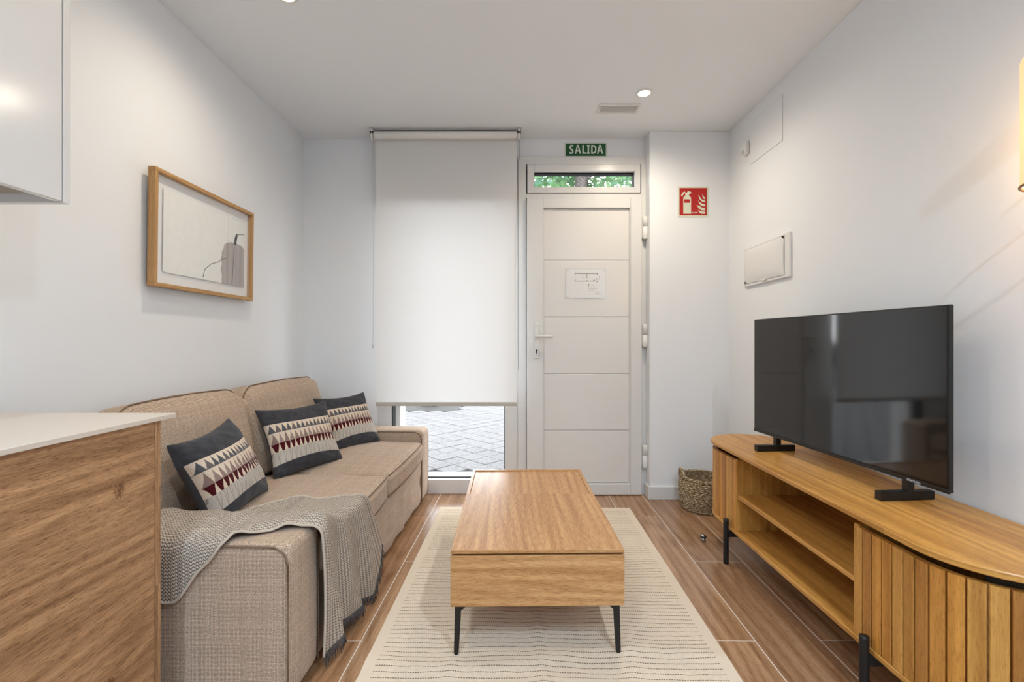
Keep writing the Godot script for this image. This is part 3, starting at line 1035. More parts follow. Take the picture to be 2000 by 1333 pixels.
func build_sofa() -> void:
	var t := thing("sofa", "beige woven two-seat sofa with piped cushions along the left wall", "sofa", d(-0.625, 0, 2.22), SOFA_TURN)
	var cloth: Material = M["sofa cloth"]
	var pipe: Material = M["piping"]
	var nz := noise(101, 1.0, 2)
	var soft := func(amount: float, scale: float) -> Callable:
		return func(p: Vector3, n: Vector3) -> Vector3: return p + n * nz.get_noise_3d(p.x * scale, p.y * scale, p.z * scale) * amount
	var part := func(called: String, x0: float, x1: float, y0: float, y1: float, s0: float, s1: float, r: float, disp: Callable, inner := 6) -> MeshInstance3D:
		var m := rbox(Vector3(x1 - x0, y1 - y0, s1 - s0), r, 2, 4, inner, Vector2(x0, s0), disp)
		return obj(called, m, cloth, t, Vector3((x0 + x1) / 2, (y0 + y1) / 2, -(s0 + s1) / 2))
	# arms
	for e in [[-0.92, -0.73, -1.0], [0.73, 0.915, 1.0]]:
		var arm = part.call("armrest", -0.82, 0.0, 0.03, 0.49, e[0], e[1], 0.028, soft.call(0.004, 5.0))
		var oy := -0.26
		var out: float = -e[2] * (e[1] - e[0]) / 2.0
		for side in [1.0, -1.0]:
			# piping along the edge of the outer and inner side
			var zz: float = out * side + signf(out * side) * -0.001
			var pts := []
			pts.append(Vector3(0.405, 0.035 + oy, zz))
			pts.append(Vector3(0.406, 0.30 + oy, zz))
			pts.append(Vector3(0.404, 0.43 + oy, zz))
			for k in 7:
				var a := PI / 2 * k / 6.0
				pts.append(Vector3(0.352 + 0.052 * cos(a), 0.43 + oy + 0.052 * sin(a), zz))
			pts.append(Vector3(0.2, 0.484 + oy, zz))
			pts.append(Vector3(0.0, 0.483 + oy, zz))
			pts.append(Vector3(-0.39, 0.483 + oy, zz))
			var wav := []
			for k in pts.size():
				wav.append(pts[k] + Vector3(0, 0, 0.0015 * sin(k * 2.1)))
			obj("piping", tube(wav, 0.0032, 7), pipe, arm)
	# base with a loose skirt
	var ripple := func(p: Vector3, n: Vector3) -> Vector3:
		if n.x > 0.5:
			return p + Vector3(0.004 * sin(p.z * 34.0 + p.y * 9.0) + 0.008 * nz.get_noise_2d(p.z * 6.0, p.y * 7.0), 0.004 * sin(p.z * 21.0) * (1.0 if p.y < 0 else 0.0), 0)
		return p
	part.call("base", -0.80, -0.012, 0.028, 0.306, -0.727, 0.727, 0.012, ripple, 28)
	# seat cushions
	for e in [[-0.726, -0.002], [0.002, 0.726]]:
		var hx := 0.3
		var hs: float = (e[1] - e[0]) / 2
		var puff := func(p: Vector3, n: Vector3) -> Vector3:
			var a := clampf(1.0 - pow(p.x / hx, 2), 0, 1)
			var b := clampf(1.0 - pow(p.z / hs, 2), 0, 1)
			var o := p
			if n.y > 0.2:
				o.y += 0.032 * pow(a * b, 0.6) * n.y + 0.003 * nz.get_noise_2d(p.x * 7, p.z * 7)
			if n.x > 0.2:
				o.x += 0.022 * pow(b, 0.5) * n.x + (0.0042 * sin(p.z * 215.0 + 3.0 * nz.get_noise_2d(p.z * 9.0, p.y * 9.0)) * (0.5 + 0.5 * nz.get_noise_2d(p.z * 12.0, 4.0)) if e[0] > 0 else 0.004 * nz.get_noise_2d(p.z * 14.0, p.y * 8.0)) * n.x
			return o
		var c = part.call("seat_cushion", -0.60, 0.0, 0.300, 0.418, e[0], e[1], 0.030, puff, 84 if e[0] > 0 else 30)
		# piping round the front and the visible top edge
		for yy in [0.052, -0.052]:
			var pts := []
			for k in 25:
				var z := lerpf(-hs + 0.012, hs - 0.012, k / 24.0)
				var b := clampf(1.0 - pow(z / hs, 2), 0, 1)
				pts.append(Vector3(0.293 + 0.018 * pow(b, 0.5), yy + (0.004 * pow(b, 0.5) if yy > 0 else 0.0), z))
			obj("piping", tube(pts, 0.0028, 6), pipe, c)
	# back frame and the two back cushions
	part.call("back_frame", -0.82, -0.66, 0.03, 0.80, -0.735, 0.735, 0.05, soft.call(0.006, 4.0))
	for e in [[-0.745, -0.062], [-0.058, 0.705]]:
		var hs: float = (e[1] - e[0]) / 2
		var puff2 := func(p: Vector3, n: Vector3) -> Vector3:
			var a := clampf(1.0 - pow(p.y / 0.225, 2), 0, 1)
			var b := clampf(1.0 - pow(p.z / hs, 2), 0, 1)
			var o := p
			if n.x > 0.2:
				o.x += 0.045 * pow(a * b, 0.55) * n.x
			if n.y > 0.2:
				o.y += 0.012 * b * n.y
			# the upper corners are rounded
			if p.y > 0.1:
				var edge := clampf((absf(p.z) - (hs - 0.10)) / 0.10, 0, 1)
				o.y -= 0.055 * edge * edge * (p.y - 0.1) / 0.125
			return o + n * 0.004 * nz.get_noise_3d(p.x * 6, p.y * 6, p.z * 6)
		var m := rbox(Vector3(0.15, 0.45, hs * 2), 0.045, 2, 4, 18, Vector2(0.3, e[0]), puff2)
		var c := obj("back_cushion", m, cloth, t, Vector3(-0.708, 0.618, -(e[0] + e[1]) / 2), Vector3(0, 0, 0.20))
		var pts := []
		for k in 41:
			var z := lerpf(-hs + 0.02, hs - 0.02, k / 40.0)
			var edge := clampf((absf(z) - (hs - 0.10)) / 0.10, 0, 1)
			var b := clampf(1.0 - pow(z / hs, 2), 0, 1)
			pts.append(Vector3(0.052 + 0.006 * b + 0.002 * sin(z * 60), 0.222 + 0.010 * b - 0.062 * edge * edge, z))
		for e2 in [0, 1]:
			var zz: float = (hs - 0.008) * (-1.0 if e2 == 0 else 1.0)
			for k in 6:
				var q := Vector3(0.056, 0.13 - k * 0.05, zz)
				if e2 == 0:
					pts.push_front(q)
				else:
					pts.append(q)
		obj("piping", tube(pts, 0.003, 6), pipe, c)
	for p in [[-0.06, -0.86], [-0.06, 0.86], [-0.76, -0.86], [-0.76, 0.86]]:
		obj("foot", lathe([Vector2(0, 0), Vector2(0.022, 0), Vector2(0.026, 0.034), Vector2(0, 0.034)], 12), M["black plastic"], t, Vector3(p[0], 0, -p[1]))

# ------------------------------------------------------------------ rug
func build_rug() -> void:
	var t := thing("rug", "cream flatwoven rug with rows of dashed stitching under the coffee table", "rug", d(0.11, 0, 2.0), deg_to_rad(-0.6))
	var w := 1.21
	var l := 1.83
	var ns := noise(111, 1.0, 2)
	var lift := func(x: float, z: float) -> float:
		# soft creases left from folding: one along the middle, some across near the table's legs
		var mid := 0.005 * exp(-pow((x + 0.01 + 0.015 * sin(z * 5.0)) / 0.022, 2))
		var side := 0.006 * exp(-pow((x + 0.33 + 0.01 * sin(z * 9.0)) / 0.025, 2)) + 0.007 * exp(-pow((x - 0.27 - 0.03 * sin(z * 6.0)) / 0.03, 2))
		var cross := 0.007 * exp(-pow((z - 0.47 + 0.05 * sin(x * 5.0)) / 0.035, 2)) + 0.006 * exp(-pow((z - 0.62 + 0.04 * sin(x * 7.0 + 1.0)) / 0.03, 2))
		var fade := clampf((z - 0.05) / 0.3, 0.0, 1.0)
		return 0.0055 + (mid + side * 0.6 + cross * 0.75) * fade + 0.0025 * (0.5 + 0.5 * ns.get_noise_2d(x * 3.0, z * 3.0))
	var build := func(x0: float, x1: float, z0: float, z1: float, nx: int, nz: int) -> ArrayMesh:
		var rows := []
		var uvs := []
		for i in nz + 1:
			var row := []
			var ru := []
			for j in nx + 1:
				var x := lerpf(x0, x1, float(j) / nx)
				var z := lerpf(z0, z1, float(i) / nz)
				row.append(Vector3(x, lift.call(x, z), z))
				ru.append(Vector2(x + 0.004 * ns.get_noise_2d(z * 4, 3), z + 0.007 * ns.get_noise_2d(x * 3.5, z * 2.5)))
			rows.append(row)
			uvs.append(ru)
		return grid_mesh(rows, uvs, true)
	var a := w / 2
	var b := l / 2
	var mg := 0.038
	obj("field", build.call(-a + mg, a - mg, -b + mg, b - mg, 90, 120), M["rug weave"], t)
	obj("border", build.call(-a, -a + mg, -b, b, 4, 120), M["rug border"], t)
	obj("border", build.call(a - mg, a, -b, b, 4, 120), M["rug border"], t)
	obj("border", build.call(-a + mg, a - mg, -b, -b + mg, 90, 4), M["rug border"], t)
	obj("border", build.call(-a + mg, a - mg, b - mg, b, 90, 4), M["rug border"], t)
	# bound edge that gives the rug its thickness
	var ring := []
	for k in 121:
		var f := k / 120.0 * 4.0
		var p := Vector2.ZERO
		if f < 1: p = Vector2(lerpf(-a, a, f), -b)
		elif f < 2: p = Vector2(a, lerpf(-b, b, f - 1))
		elif f < 3: p = Vector2(lerpf(a, -a, f - 2), b)
		else: p = Vector2(-a, lerpf(b, -b, f - 3))
		ring.append(Vector3(p.x, maxf(0.003, lift.call(p.x, p.y) - 0.003), p.y))
	obj("binding", tube(ring, 0.003, 6), M["rug border"], t)

# ------------------------------------------------------------------ coffee table
func build_coffee_table() -> void:
	# origin under the middle of the near edge; local z runs towards the camera
	var t := thing("coffee_table", "light oak lift-top coffee table on black blade legs standing on the rug", "table", d(0.073, 0, 1.532), deg_to_rad(0.9))
	t.position.y = 0.003
	var wd: Material = M["table oak"]
	var hw := 0.2935
	var ln := 0.965
	var lid := 0.565
	var by := 0.176
	var part := func(called: String, x0: float, x1: float, y0: float, y1: float, z0: float, z1: float, grain: int, uvo := Vector2.ZERO, r := 0.0015) -> MeshInstance3D:
		var m := rbox(Vector3(x1 - x0, y1 - y0, z1 - z0), r, grain, 1, 1, uvo)
		return obj(called, m, wd, t, Vector3((x0 + x1) / 2, (y0 + y1) / 2, -(z0 + z1) / 2))
	part.call("front_board", -hw, hw, by, 0.347, 0.0, 0.018, 0, Vector2(0.5, 0.1))
	part.call("side_board", -hw, -hw + 0.018, by, 0.347, 0.0185, lid, 2, Vector2(0.4, 0.4))
	part.call("side_board", hw - 0.018, hw, by, 0.347, 0.0185, lid, 2, Vector2(0.5, 0.5))
	part.call("bottom_board", -hw + 0.018, hw - 0.018, by, by + 0.012, 0.0185, ln - 0.0185, 2, Vector2(0.5, 0.5))
	part.call("lid", -hw + 0.001, hw - 0.001, 0.3535, 0.366, 0.001, lid - 0.0005, 2, Vector2(0.282, 0.32))
	part.call("rail", -hw + 0.018, hw - 0.018, 0.33, 0.3525, 0.03, 0.05, 0)
	part.call("lifter", -hw + 0.012, hw - 0.012, 0.345, 0.3537, 0.02, lid, 2)
	part.call("rim", -hw, -hw + 0.016, by, 0.366, lid + 0.0005, ln - 0.016, 2, Vector2(0.5, 0.2))
	part.call("rim", hw - 0.016, hw, by, 0.366, lid + 0.0005, ln - 0.016, 2, Vector2(0.5, 0.5))
	part.call("rim", -hw, hw, by, 0.366, ln - 0.0155, ln, 0, Vector2(0.5, 0.2))
	part.call("rear_top", -hw + 0.0165, hw - 0.0165, 0.342, 0.3605, lid + 0.001, ln - 0.016, 2, Vector2(0.765, 0.32))
	# blade legs: a bracket plate and a tapering blade
	for sx in [-1.0, 1.0]:
		for sz in [0.012, ln - 0.03]:
			var x: float = sx * (hw - 0.014)
			var poly := pv([0.0, 0.176, 0.0, 0.165, 0.004, 0.008, 0.0, 0.0, -0.007, 0.0, -0.012, 0.008, -0.020, 0.150, -0.036, 0.163, -0.062, 0.1695, -0.062, 0.176])
			var flip := PackedVector2Array()
			for p in poly:
				flip.append(Vector2(p.x * sx, p.y))
			var leg := obj("leg", poly_plate(flip, 0.012), M["black metal"], t, Vector3(x, 0.0065, -sz - 0.006))
			obj("bracket", rbox(Vector3(0.05, 0.004, 0.05), 0.001), M["black metal"], leg, Vector3(-sx * 0.026, 0.1675, -0.02 if sz < 0.5 else 0.02))

# ------------------------------------------------------------------ media console
func capsule(cx: float, r: float, z0: float, z1: float, seg := 28) -> PackedVector2Array:
	# outline in (x, z) with depth on -z; z0 < z1 are the centres of the round ends
	var p := PackedVector2Array()
	for k in seg + 1:
		var a := PI * k / seg
		p.append(Vector2(cx - r * cos(a), -(z1 + r * sin(a))))
	for k in seg + 1:
		var a := PI * k / seg
		p.append(Vector2(cx + r * cos(a), -(z0 - r * sin(a))))
	return p

func build_console() -> void:
	var t := thing("media_console", "mango wood media console with rounded slatted ends and open middle shelves", "tv stand", d(1.232, 0, 1.77))
	var wd: Material = M["mango wood"]
	var zc := 0.584
	var at := func(r: float) -> PackedVector2Array: return capsule(0.0, r, -zc, zc)
	obj("top", prism(at.call(0.207), 0.533, 0.551, 0.003, Vector2(0.85, 0.25)), wd, t)
	obj("spacer", prism(at.call(0.085), 0.5155, 0.533), wd, t)
	obj("bottom_board", prism(at.call(0.200), 0.160, 0.177, 0.002, Vector2(0.85, 0.55)), wd, t)
	# open middle: two partitions, a shelf, a back and an inner ceiling
	var zo := 0.372
	for s in [-1.0, 1.0]:
		slab_l(t, "partition", -0.194, 0.190, 0.177, 0.5145, s * zo - 0.009 * (1 - s), s * zo + 0.009 * (1 + s), wd, 1)
	slab_l(t, "shelf", -0.190, 0.185, 0.330, 0.347, -zo, zo, wd, 2)
	slab_l(t, "back_panel", 0.186, 0.194, 0.177, 0.532, -zo, zo, wd, 2)
	# slatted ends: a curved dark backing with slats on it
	for s in [-1.0, 1.0]:
		var outer := PackedVector2Array()
		var inner := PackedVector2Array()
		outer.append(Vector2(-0.184, -s * (zo + 0.019)))
		inner.append(Vector2(-0.176, -s * (zo + 0.019)))
		for k in 33:
			var a := PI * k / 32.0
			outer.append(Vector2(-0.184 * cos(a), -s * (zc + 0.184 * sin(a))))
			inner.append(Vector2(-0.176 * cos(a), -s * (zc + 0.176 * sin(a))))
		var ring := outer.duplicate()
		inner.reverse()
		ring.append_array(inner)
		obj("backing", prism(ring, 0.178, 0.508), wd, t)
		# places along the front line and round the end
		var pitch := 0.0357
		var straight := zc - zo
		var r := 0.191
		var total := straight + PI * r
		var n := int(total / pitch)
		for k in n:
			var q := (k + 0.5) * pitch
			var pos := Vector2.ZERO
			var ang := 0.0
			if q < straight:
				pos = Vector2(-r, -s * (zo + q))
			else:
				ang = (q - straight) / r
				pos = Vector2(-r * cos(ang), -s * (zc + r * sin(ang)))
			var kind: String = ["mango slat pale", "mango slat warm", "mango slat brown", "mango slat pale", "mango slat warm"][(k * 7 + int(s) * 3 + 8) % 5]
			var key := "slat%d" % (k % 6)
			if not M.has(key):
				M[key] = slat_mesh(Vector2(0.3 + 0.2 * (k % 6), 0.07 + 0.11 * (k % 6)))
			obj("slat", M[key], M[kind], t, Vector3(pos.x, 0.3435, pos.y), Vector3(0, -s * ang, 0))
	# black tube legs in front of and behind the body, joined by a bar below it
	for z in [-0.445, 0.427]:
		for x in [-0.219, 0.178]:
			var leg := tube([Vector3(x, 0, -z), Vector3(x, 0.008, -z), Vector3(x, 0.206 if x < 0 else 0.155, -z), Vector3(x, 0.214 if x < 0 else 0.159, -z)], 0.0125, 14)
			obj("leg", leg, M["black metal"], t)
		obj("leg_bar", rbox(Vector3(0.40, 0.032, 0.012), 0.002), M["black metal"], t, Vector3(-0.018, 0.1435, -z))

func slat_mesh(uvo: Vector2) -> ArrayMesh:
	# 34 cm slat with bevelled front edges, facing -x
	var st := begin()
	var hy := 0.1655
	var hw := 0.0160
	var prof := [Vector2(0.008, -hw), Vector2(-0.0045, -hw), Vector2(-0.0062, -hw + 0.0017), Vector2(-0.0062, hw - 0.0017), Vector2(-0.0045, hw), Vector2(0.008, hw)]
	for k in 5:
		var a: Vector2 = prof[k]
		var b: Vector2 = prof[k + 1]
		var t := (b - a).normalized()
		var n := Vector3(-t.y, 0, t.x)
		quad(st, Vector3(a.x, -hy, a.y), Vector3(a.x, hy, a.y), Vector3(b.x, hy, b.y), Vector3(b.x, -hy, b.y), n,
			uvo + Vector2(-hy, a.y), uvo + Vector2(hy, a.y), uvo + Vector2(hy, b.y), uvo + Vector2(-hy, b.y))
	for s in [-1.0, 1.0]:
		for k in range(1, 5):
			var tri := [prof[0], prof[k], prof[k + 1]] if s < 0 else [prof[0], prof[k + 1], prof[k]]
			for p in tri:
				vert(st, Vector3(p.x, s * hy, p.y), Vector3(0, s, 0), uvo + Vector2(p.x, p.y))
	return st.commit()

func slab_l(parent: Node3D, called: String, x0: float, x1: float, y0: float, y1: float, z0: float, z1: float, m: Material, grain := 0, r := 0.0015) -> MeshInstance3D:
	# like slab(), in the frame of a thing whose depth runs along -z
	return obj(called, rbox(Vector3(x1 - x0, y1 - y0, z1 - z0), r, grain, 1, 1, Vector2(0.6, 0.35)), m, parent, Vector3((x0 + x1) / 2, (y0 + y1) / 2, -(z0 + z1) / 2))

# ------------------------------------------------------------------ television
func build_television() -> void:
	var t := thing("television", "black flat screen television on two black feet on the wooden console", "television", d(1.248, 0.5515, 1.8325), 0.0765)
	var hw := 0.4845
	slab_l(t, "casing", 0.0, 0.015, 0.068, 0.630, -hw, hw, M["black plastic"], 0, 0.003)
	slab_l(t, "rear_hump", 0.015, 0.048, 0.10, 0.42, -0.34, 0.34, M["black plastic"], 0, 0.012)
	var sc := QuadMesh.new()
	sc.size = Vector2(0.955, 0.545)
	obj("screen", sc, M["screen"], t, Vector3(-0.0006, 0.3525, 0), Vector3(0, -PI / 2, 0))
	slab_l(t, "chin", -0.003, 0.004, 0.066, 0.078, -hw, hw, M["black plastic"], 0, 0.001)
	for z in [-0.335, 0.33]:
		var f := slab_l(t, "foot", -0.088, 0.100, 0.0, 0.029, z - 0.013, z + 0.013, M["black plastic"], 0, 0.002)
		obj("post", rbox(Vector3(0.026, 0.075, 0.022), 0.002), M["black plastic"], f, Vector3(0.012, 0.045, 0))
	var tm := TextMesh.new()
	tm.text = "SAMSUNG"
	tm.font_size = 16
	tm.pixel_size = 0.0006
	tm.depth = 0.0006
	obj("logo", tm, M["logo print"], t, Vector3(-0.0036, 0.072, 0.375), Vector3(0, -PI / 2, 0))

# ------------------------------------------------------------------ on the walls
func build_wall_things() -> void:
	# framed print on the left wall
	var pic := thing("framed_print", "oak framed abstract print of a grey gourd on the left wall", "picture", d(WL, 1.535, 2.162))
	var zh := 0.342
	var yh := 0.2405
	pic.rotation.z = -0.012
	var x0 := 0.020
	var x1 := 0.050
	var fr := func(y0: float, y1: float, z0: float, z1: float, grain: int) -> void:
		slab_l(pic, "frame", x0, x1, y0, y1, z0, z1, M["frame oak"], grain, 0.001)
	fr.call(yh - 0.017, yh, -zh, zh, 2)
	fr.call(-yh, -yh + 0.017, -zh, zh, 2)
	fr.call(-yh + 0.017, yh - 0.017, -zh, -zh + 0.017, 1)
	fr.call(-yh + 0.017, yh - 0.017, zh - 0.017, zh, 1)
	slab_l(pic, "backing", x0 + 0.002, x0 + 0.006, -yh + 0.01, yh - 0.01, -zh + 0.01, zh - 0.01, M["mat board"])
	# the sheet floats a little off the backing and has a torn edge
	var sh := begin()
	var rng := RandomNumberGenerator.new()
	rng.seed = 12
	var edge := PackedVector2Array()
	var sw := 0.281
	var sy := 0.173
	var zo := 0.006
	var side_pts := 60
	for k in side_pts * 4:
		var f := float(k % side_pts) / side_pts
		var j := rng.randf_range(-0.0016, 0.0016)
		match k / side_pts:
			0: edge.append(Vector2(lerpf(-sw, sw, f), -sy + j))
			1: edge.append(Vector2(sw + j, lerpf(-sy, sy, f)))
			2: edge.append(Vector2(lerpf(sw, -sw, f), sy + j))
			3: edge.append(Vector2(-sw + j, lerpf(sy, -sy, f)))
	var tri := Geometry2D.triangulate_polygon(edge)
	for i in tri.size():
		var k: int = tri[[0, 2, 1][i % 3] + i / 3 * 3]
		var p := edge[k]
		vert(sh, Vector3(x0 + 0.012, p.y, -(p.x + zo)), Vector3.RIGHT, Vector2((p.x + sw) / (2 * sw), 0.5 - p.y / (2 * sy)))
	for k in edge.size():
		var p := edge[k]
		var q := edge[(k + 1) % edge.size()]
		quad(sh, Vector3(x0 + 0.012, p.y, -(p.x + zo)), Vector3(x0 + 0.012, q.y, -(q.x + zo)), Vector3(x0 + 0.010, q.y, -(q.x + zo)), Vector3(x0 + 0.010, p.y, -(p.x + zo)), Vector3(0, 0, 1), Vector2(0.01, 0.01), Vector2(0.01, 0.01), Vector2(0.01, 0.01), Vector2(0.01, 0.01))
	obj("sheet", sh.commit(), M["art print"], pic)
	var gq := QuadMesh.new()
	gq.size = Vector2(zh * 2 - 0.03, yh * 2 - 0.03)
	obj("glass", gq, M["picture glass"], pic, Vector3(x1 - 0.006, 0, 0), Vector3(0, PI / 2, 0))
	obj("hanger", lathe([Vector2(0, 0), Vector2(0.004, 0), Vector2(0.004, 0.02), Vector2(0, 0.02)], 10), M["chrome"], pic, Vector3(0.0, 0.17, 0.30), Vector3(0, 0, -PI / 2))

	# exit sign above the door
	var ex := thing("exit_sign", "green rectangular sign reading SALIDA above the door", "sign", d(0.4895, 2.4185, WB))
	obj("plate", rbox(Vector3(0.298, 0.098, 0.003), 0.0008), M["sign border"], ex, Vector3(0, 0, 0.0015))
	obj("field", rbox(Vector3(0.280, 0.086, 0.002), 0.0004), M["sign green"], ex, Vector3(0, -0.001, 0.0032))
	var fnt := SystemFont.new()
	fnt.font_names = PackedStringArray(["Droid Sans"])
	fnt.font_weight = 700
	var letters := "SALIDA"
	var adv := [-0.100, -0.0555, -0.0128, 0.018, 0.055, 0.100]
	for k in letters.length():
		var tm := TextMesh.new()
		tm.text = letters[k]
		tm.font = fnt
		tm.font_size = 64
		tm.pixel_size = 0.00133
		tm.depth = 0.001
		obj("letter", tm, M["sign letters"], ex, Vector3(adv[k], 0.0, 0.0046)).scale = Vector3(0.80, 1, 1)

	# fire extinguisher sign on the pier
	var fs := thing("fire_sign", "red square sign with white fire extinguisher and flames on the pier", "sign", d(1.2, 2.018, 3.087))
	obj("plate", rbox(Vector3(0.207, 0.207, 0.003), 0.0006), M["sign border"], fs, Vector3(0, 0, 0.0015))
	var fq := QuadMesh.new()
	fq.size = Vector2(0.205, 0.205)
	obj("print", fq, M["fire sign print"], fs, Vector3(0, 0, 0.0034))

	# evacuation plan in a clear sleeve on the door
	var pl := thing("evacuation_plan", "sheet with a printed floor plan taped to the white door", "paper", d(0.485, 1.474, 3.174))
	obj("sheet", paper_mesh(0.27, 0.198), M["plan print"], pl, Vector3(0, 0, 0.0025))
	obj("sleeve", rbox(Vector3(0.284, 0.212, 0.0012), 0.0004), M["clear sleeve"], pl, Vector3(-0.003, 0, 0.0055))
	for c in [[-0.128, 0.092], [0.128, 0.092], [-0.128, -0.092], [0.128, -0.092]]:
		obj("tape", rbox(Vector3(0.030, 0.016, 0.0008), 0.0003), M["clear sleeve"], pl, Vector3(c[0], c[1], 0.0068), Vector3(0, 0, 0.6 * signf(c[0] * c[1])))

	# distribution box on the right wall
	var eb := thing("distribution_box", "white plastic electrical distribution box with curved lid on the right wall", "fuse box", d(WR, 1.530, 2.620))
	slab_l(eb, "frame", -0.014, 0.0, -0.119, 0.119, -0.238, 0.238, M["white plastic"], 0, 0.005)
	var rows := []
	var uvs := []
	for i in 13:
		var row := []
		var ru := []
		for j in 17:
			var u := j / 16.0
			var v := i / 12.0
			var zz := lerpf(-0.193, 0.224, u)
			# the near edge of the lid is bowed
			if j == 0: zz += 0.010 * (1.0 - pow(2 * v - 1, 2))
			var bow := 0.010 * (1.0 - pow(2 * v - 1, 4)) * (1.0 - pow(2 * u - 1, 6))
			row.append(Vector3(-0.0165 - bow, lerpf(-0.1, 0.106, v), -zz))
			ru.append(Vector2(u, v))
		rows.append(row)
		uvs.append(ru)
	obj("lid", grid_mesh(rows, uvs, true), M["white plastic"], eb)
	slab_l(eb, "seam", -0.0165, -0.012, -0.1035, 0.109, -0.196, 0.226, M["grey plastic"], 0, 0.001)
	obj("tab", rbox(Vector3(0.010, 0.010, 0.05), 0.003, 0, 2), M["white plastic"], eb, Vector3(-0.019, -0.104, 0.0))

	# flush hatch and a small contact sensor next to it
	var ht := thing("access_hatch", "flush white access hatch high on the right wall", "hatch", d(WR, 2.285, 2.635))
	slab_l(ht, "panel", -0.003, 0.0, -0.124, 0.124, -0.168, 0.168, M["wall paint"], 0, 0.001)
	slab_l(ht, "joint", -0.0012, 0.0, -0.1265, 0.1265, -0.1705, 0.1705, M["grey plastic"], 0, 0.0003)
	var se := thing("door_sensor", "small white sensor housing beside the wall hatch", "sensor", d(WR, 2.275, 2.835))
	obj("housing", rbox(Vector3(0.030, 0.082, 0.042), 0.007, 1, 3), M["white plastic"], se, Vector3(-0.015, 0, 0))
	obj("eye", rbox(Vector3(0.010, 0.020, 0.022), 0.004, 1, 2), M["grey plastic"], se, Vector3(-0.031, -0.026, 0))

	# wall lamp at the right edge of the picture
	var wl := thing("wall_lamp", "lit wall lamp with a cream fabric shade at the right edge", "lamp", d(WR, 1.622, 1.100))
	var prof := []
	for k in 7:
		var a := PI / 2 * k / 6.0
		prof.append(Vector2(0.075 + 0.012 * cos(a), 0.155 + 0.012 * sin(a)))
	prof.push_front(Vector2(0.087, -0.158))
	obj("shade", lathe(prof, 40), M["lamp shade"], wl, Vector3(-0.098, 0, 0))
	obj("shade_top", lathe([Vector2(0, 0.150), Vector2(0.080, 0.150), Vector2(0.080, 0.154), Vector2(0, 0.154)], 40), M["white plastic"], wl, Vector3(-0.098, 0, 0))
	var hoop := []
	for k in 41:
		var a := TAU * k / 40.0
		hoop.append(Vector3(cos(a) * 0.0868, -0.159, sin(a) * 0.0868))
	obj("shade_ring", tube(hoop, 0.0035, 8), M["brass"], wl, Vector3(-0.098, 0, 0))
	obj("backplate", rbox(Vector3(0.012, 0.12, 0.08), 0.004, 1, 2), M["brass"], wl, Vector3(-0.006, -0.02, 0))
	obj("stem", tube([Vector3(-0.01, -0.02, 0), Vector3(-0.098, -0.02, 0)], 0.005, 8), M["brass"], wl)
	var bulb := SphereMesh.new()
	bulb.radius = 0.028
	bulb.height = 0.056
	obj("bulb", bulb, M["bulb"], wl, Vector3(-0.098, -0.02, 0))
	var li := OmniLight3D.new()
	li.name = "wall_lamp_light"
	wl.add_child(li)
	li.position = Vector3(-0.098, -0.02, 0)
	li.light_color = Color(1.0, 0.83, 0.64)
	li.light_energy = 0.06
	li.light_size = 0.028
	li.omni_range = 8.0
	li.omni_attenuation = 2.0
	li.shadow_enabled = true

# ------------------------------------------------------------------ on the ceiling
func paper_mesh(w: float, h: float) -> ArrayMesh:
	# slightly curled sheet, facing the room
	var rows := []
	var uvs := []
	for i in 9:
		var row := []
		var ru := []
		for j in 13:
			var u := j / 12.0
			var v := i / 8.0
			row.append(Vector3((u - 0.5) * w, (0.5 - v) * h, 0.0014 * sin(u * 7.0 + v * 4.0)))
			ru.append(Vector2(u, v))
		rows.append(row)
		uvs.append(ru)
	return grid_mesh(rows, uvs)

func downlight(x: float, depth: float, label: String, energy: float, tone := Color(1.0, 0.940, 0.850)) -> void:
	var t := thing("downlight", label, "downlight", d(x, H, depth), 0.0, "recessed ceiling downlights")
	obj("ring", lathe([Vector2(0.034, -0.001), Vector2(0.034, -0.006), Vector2(0.044, -0.006), Vector2(0.047, -0.003), Vector2(0.047, 0.0)], 36), M["white plastic"], t)
	obj("lamp", lathe([Vector2(0.0, -0.0035), Vector2(0.0345, -0.0035), Vector2(0.0345, -0.001), Vector2(0.0, -0.001)], 32), M["lamp face"], t)
	var l := SpotLight3D.new()
	l.name = "downlight_beam"
	t.add_child(l)
	l.position = Vector3(0, -0.012, 0)
	l.rotation.x = -PI / 2
	l.spot_angle = 84.0
	l.spot_angle_attenuation = 1.0
	l.spot_range = 9.0
	l.spot_attenuation = 2.0
	l.light_color = tone
	l.light_energy = energy
	l.light_size = 0.034
	l.shadow_enabled = true

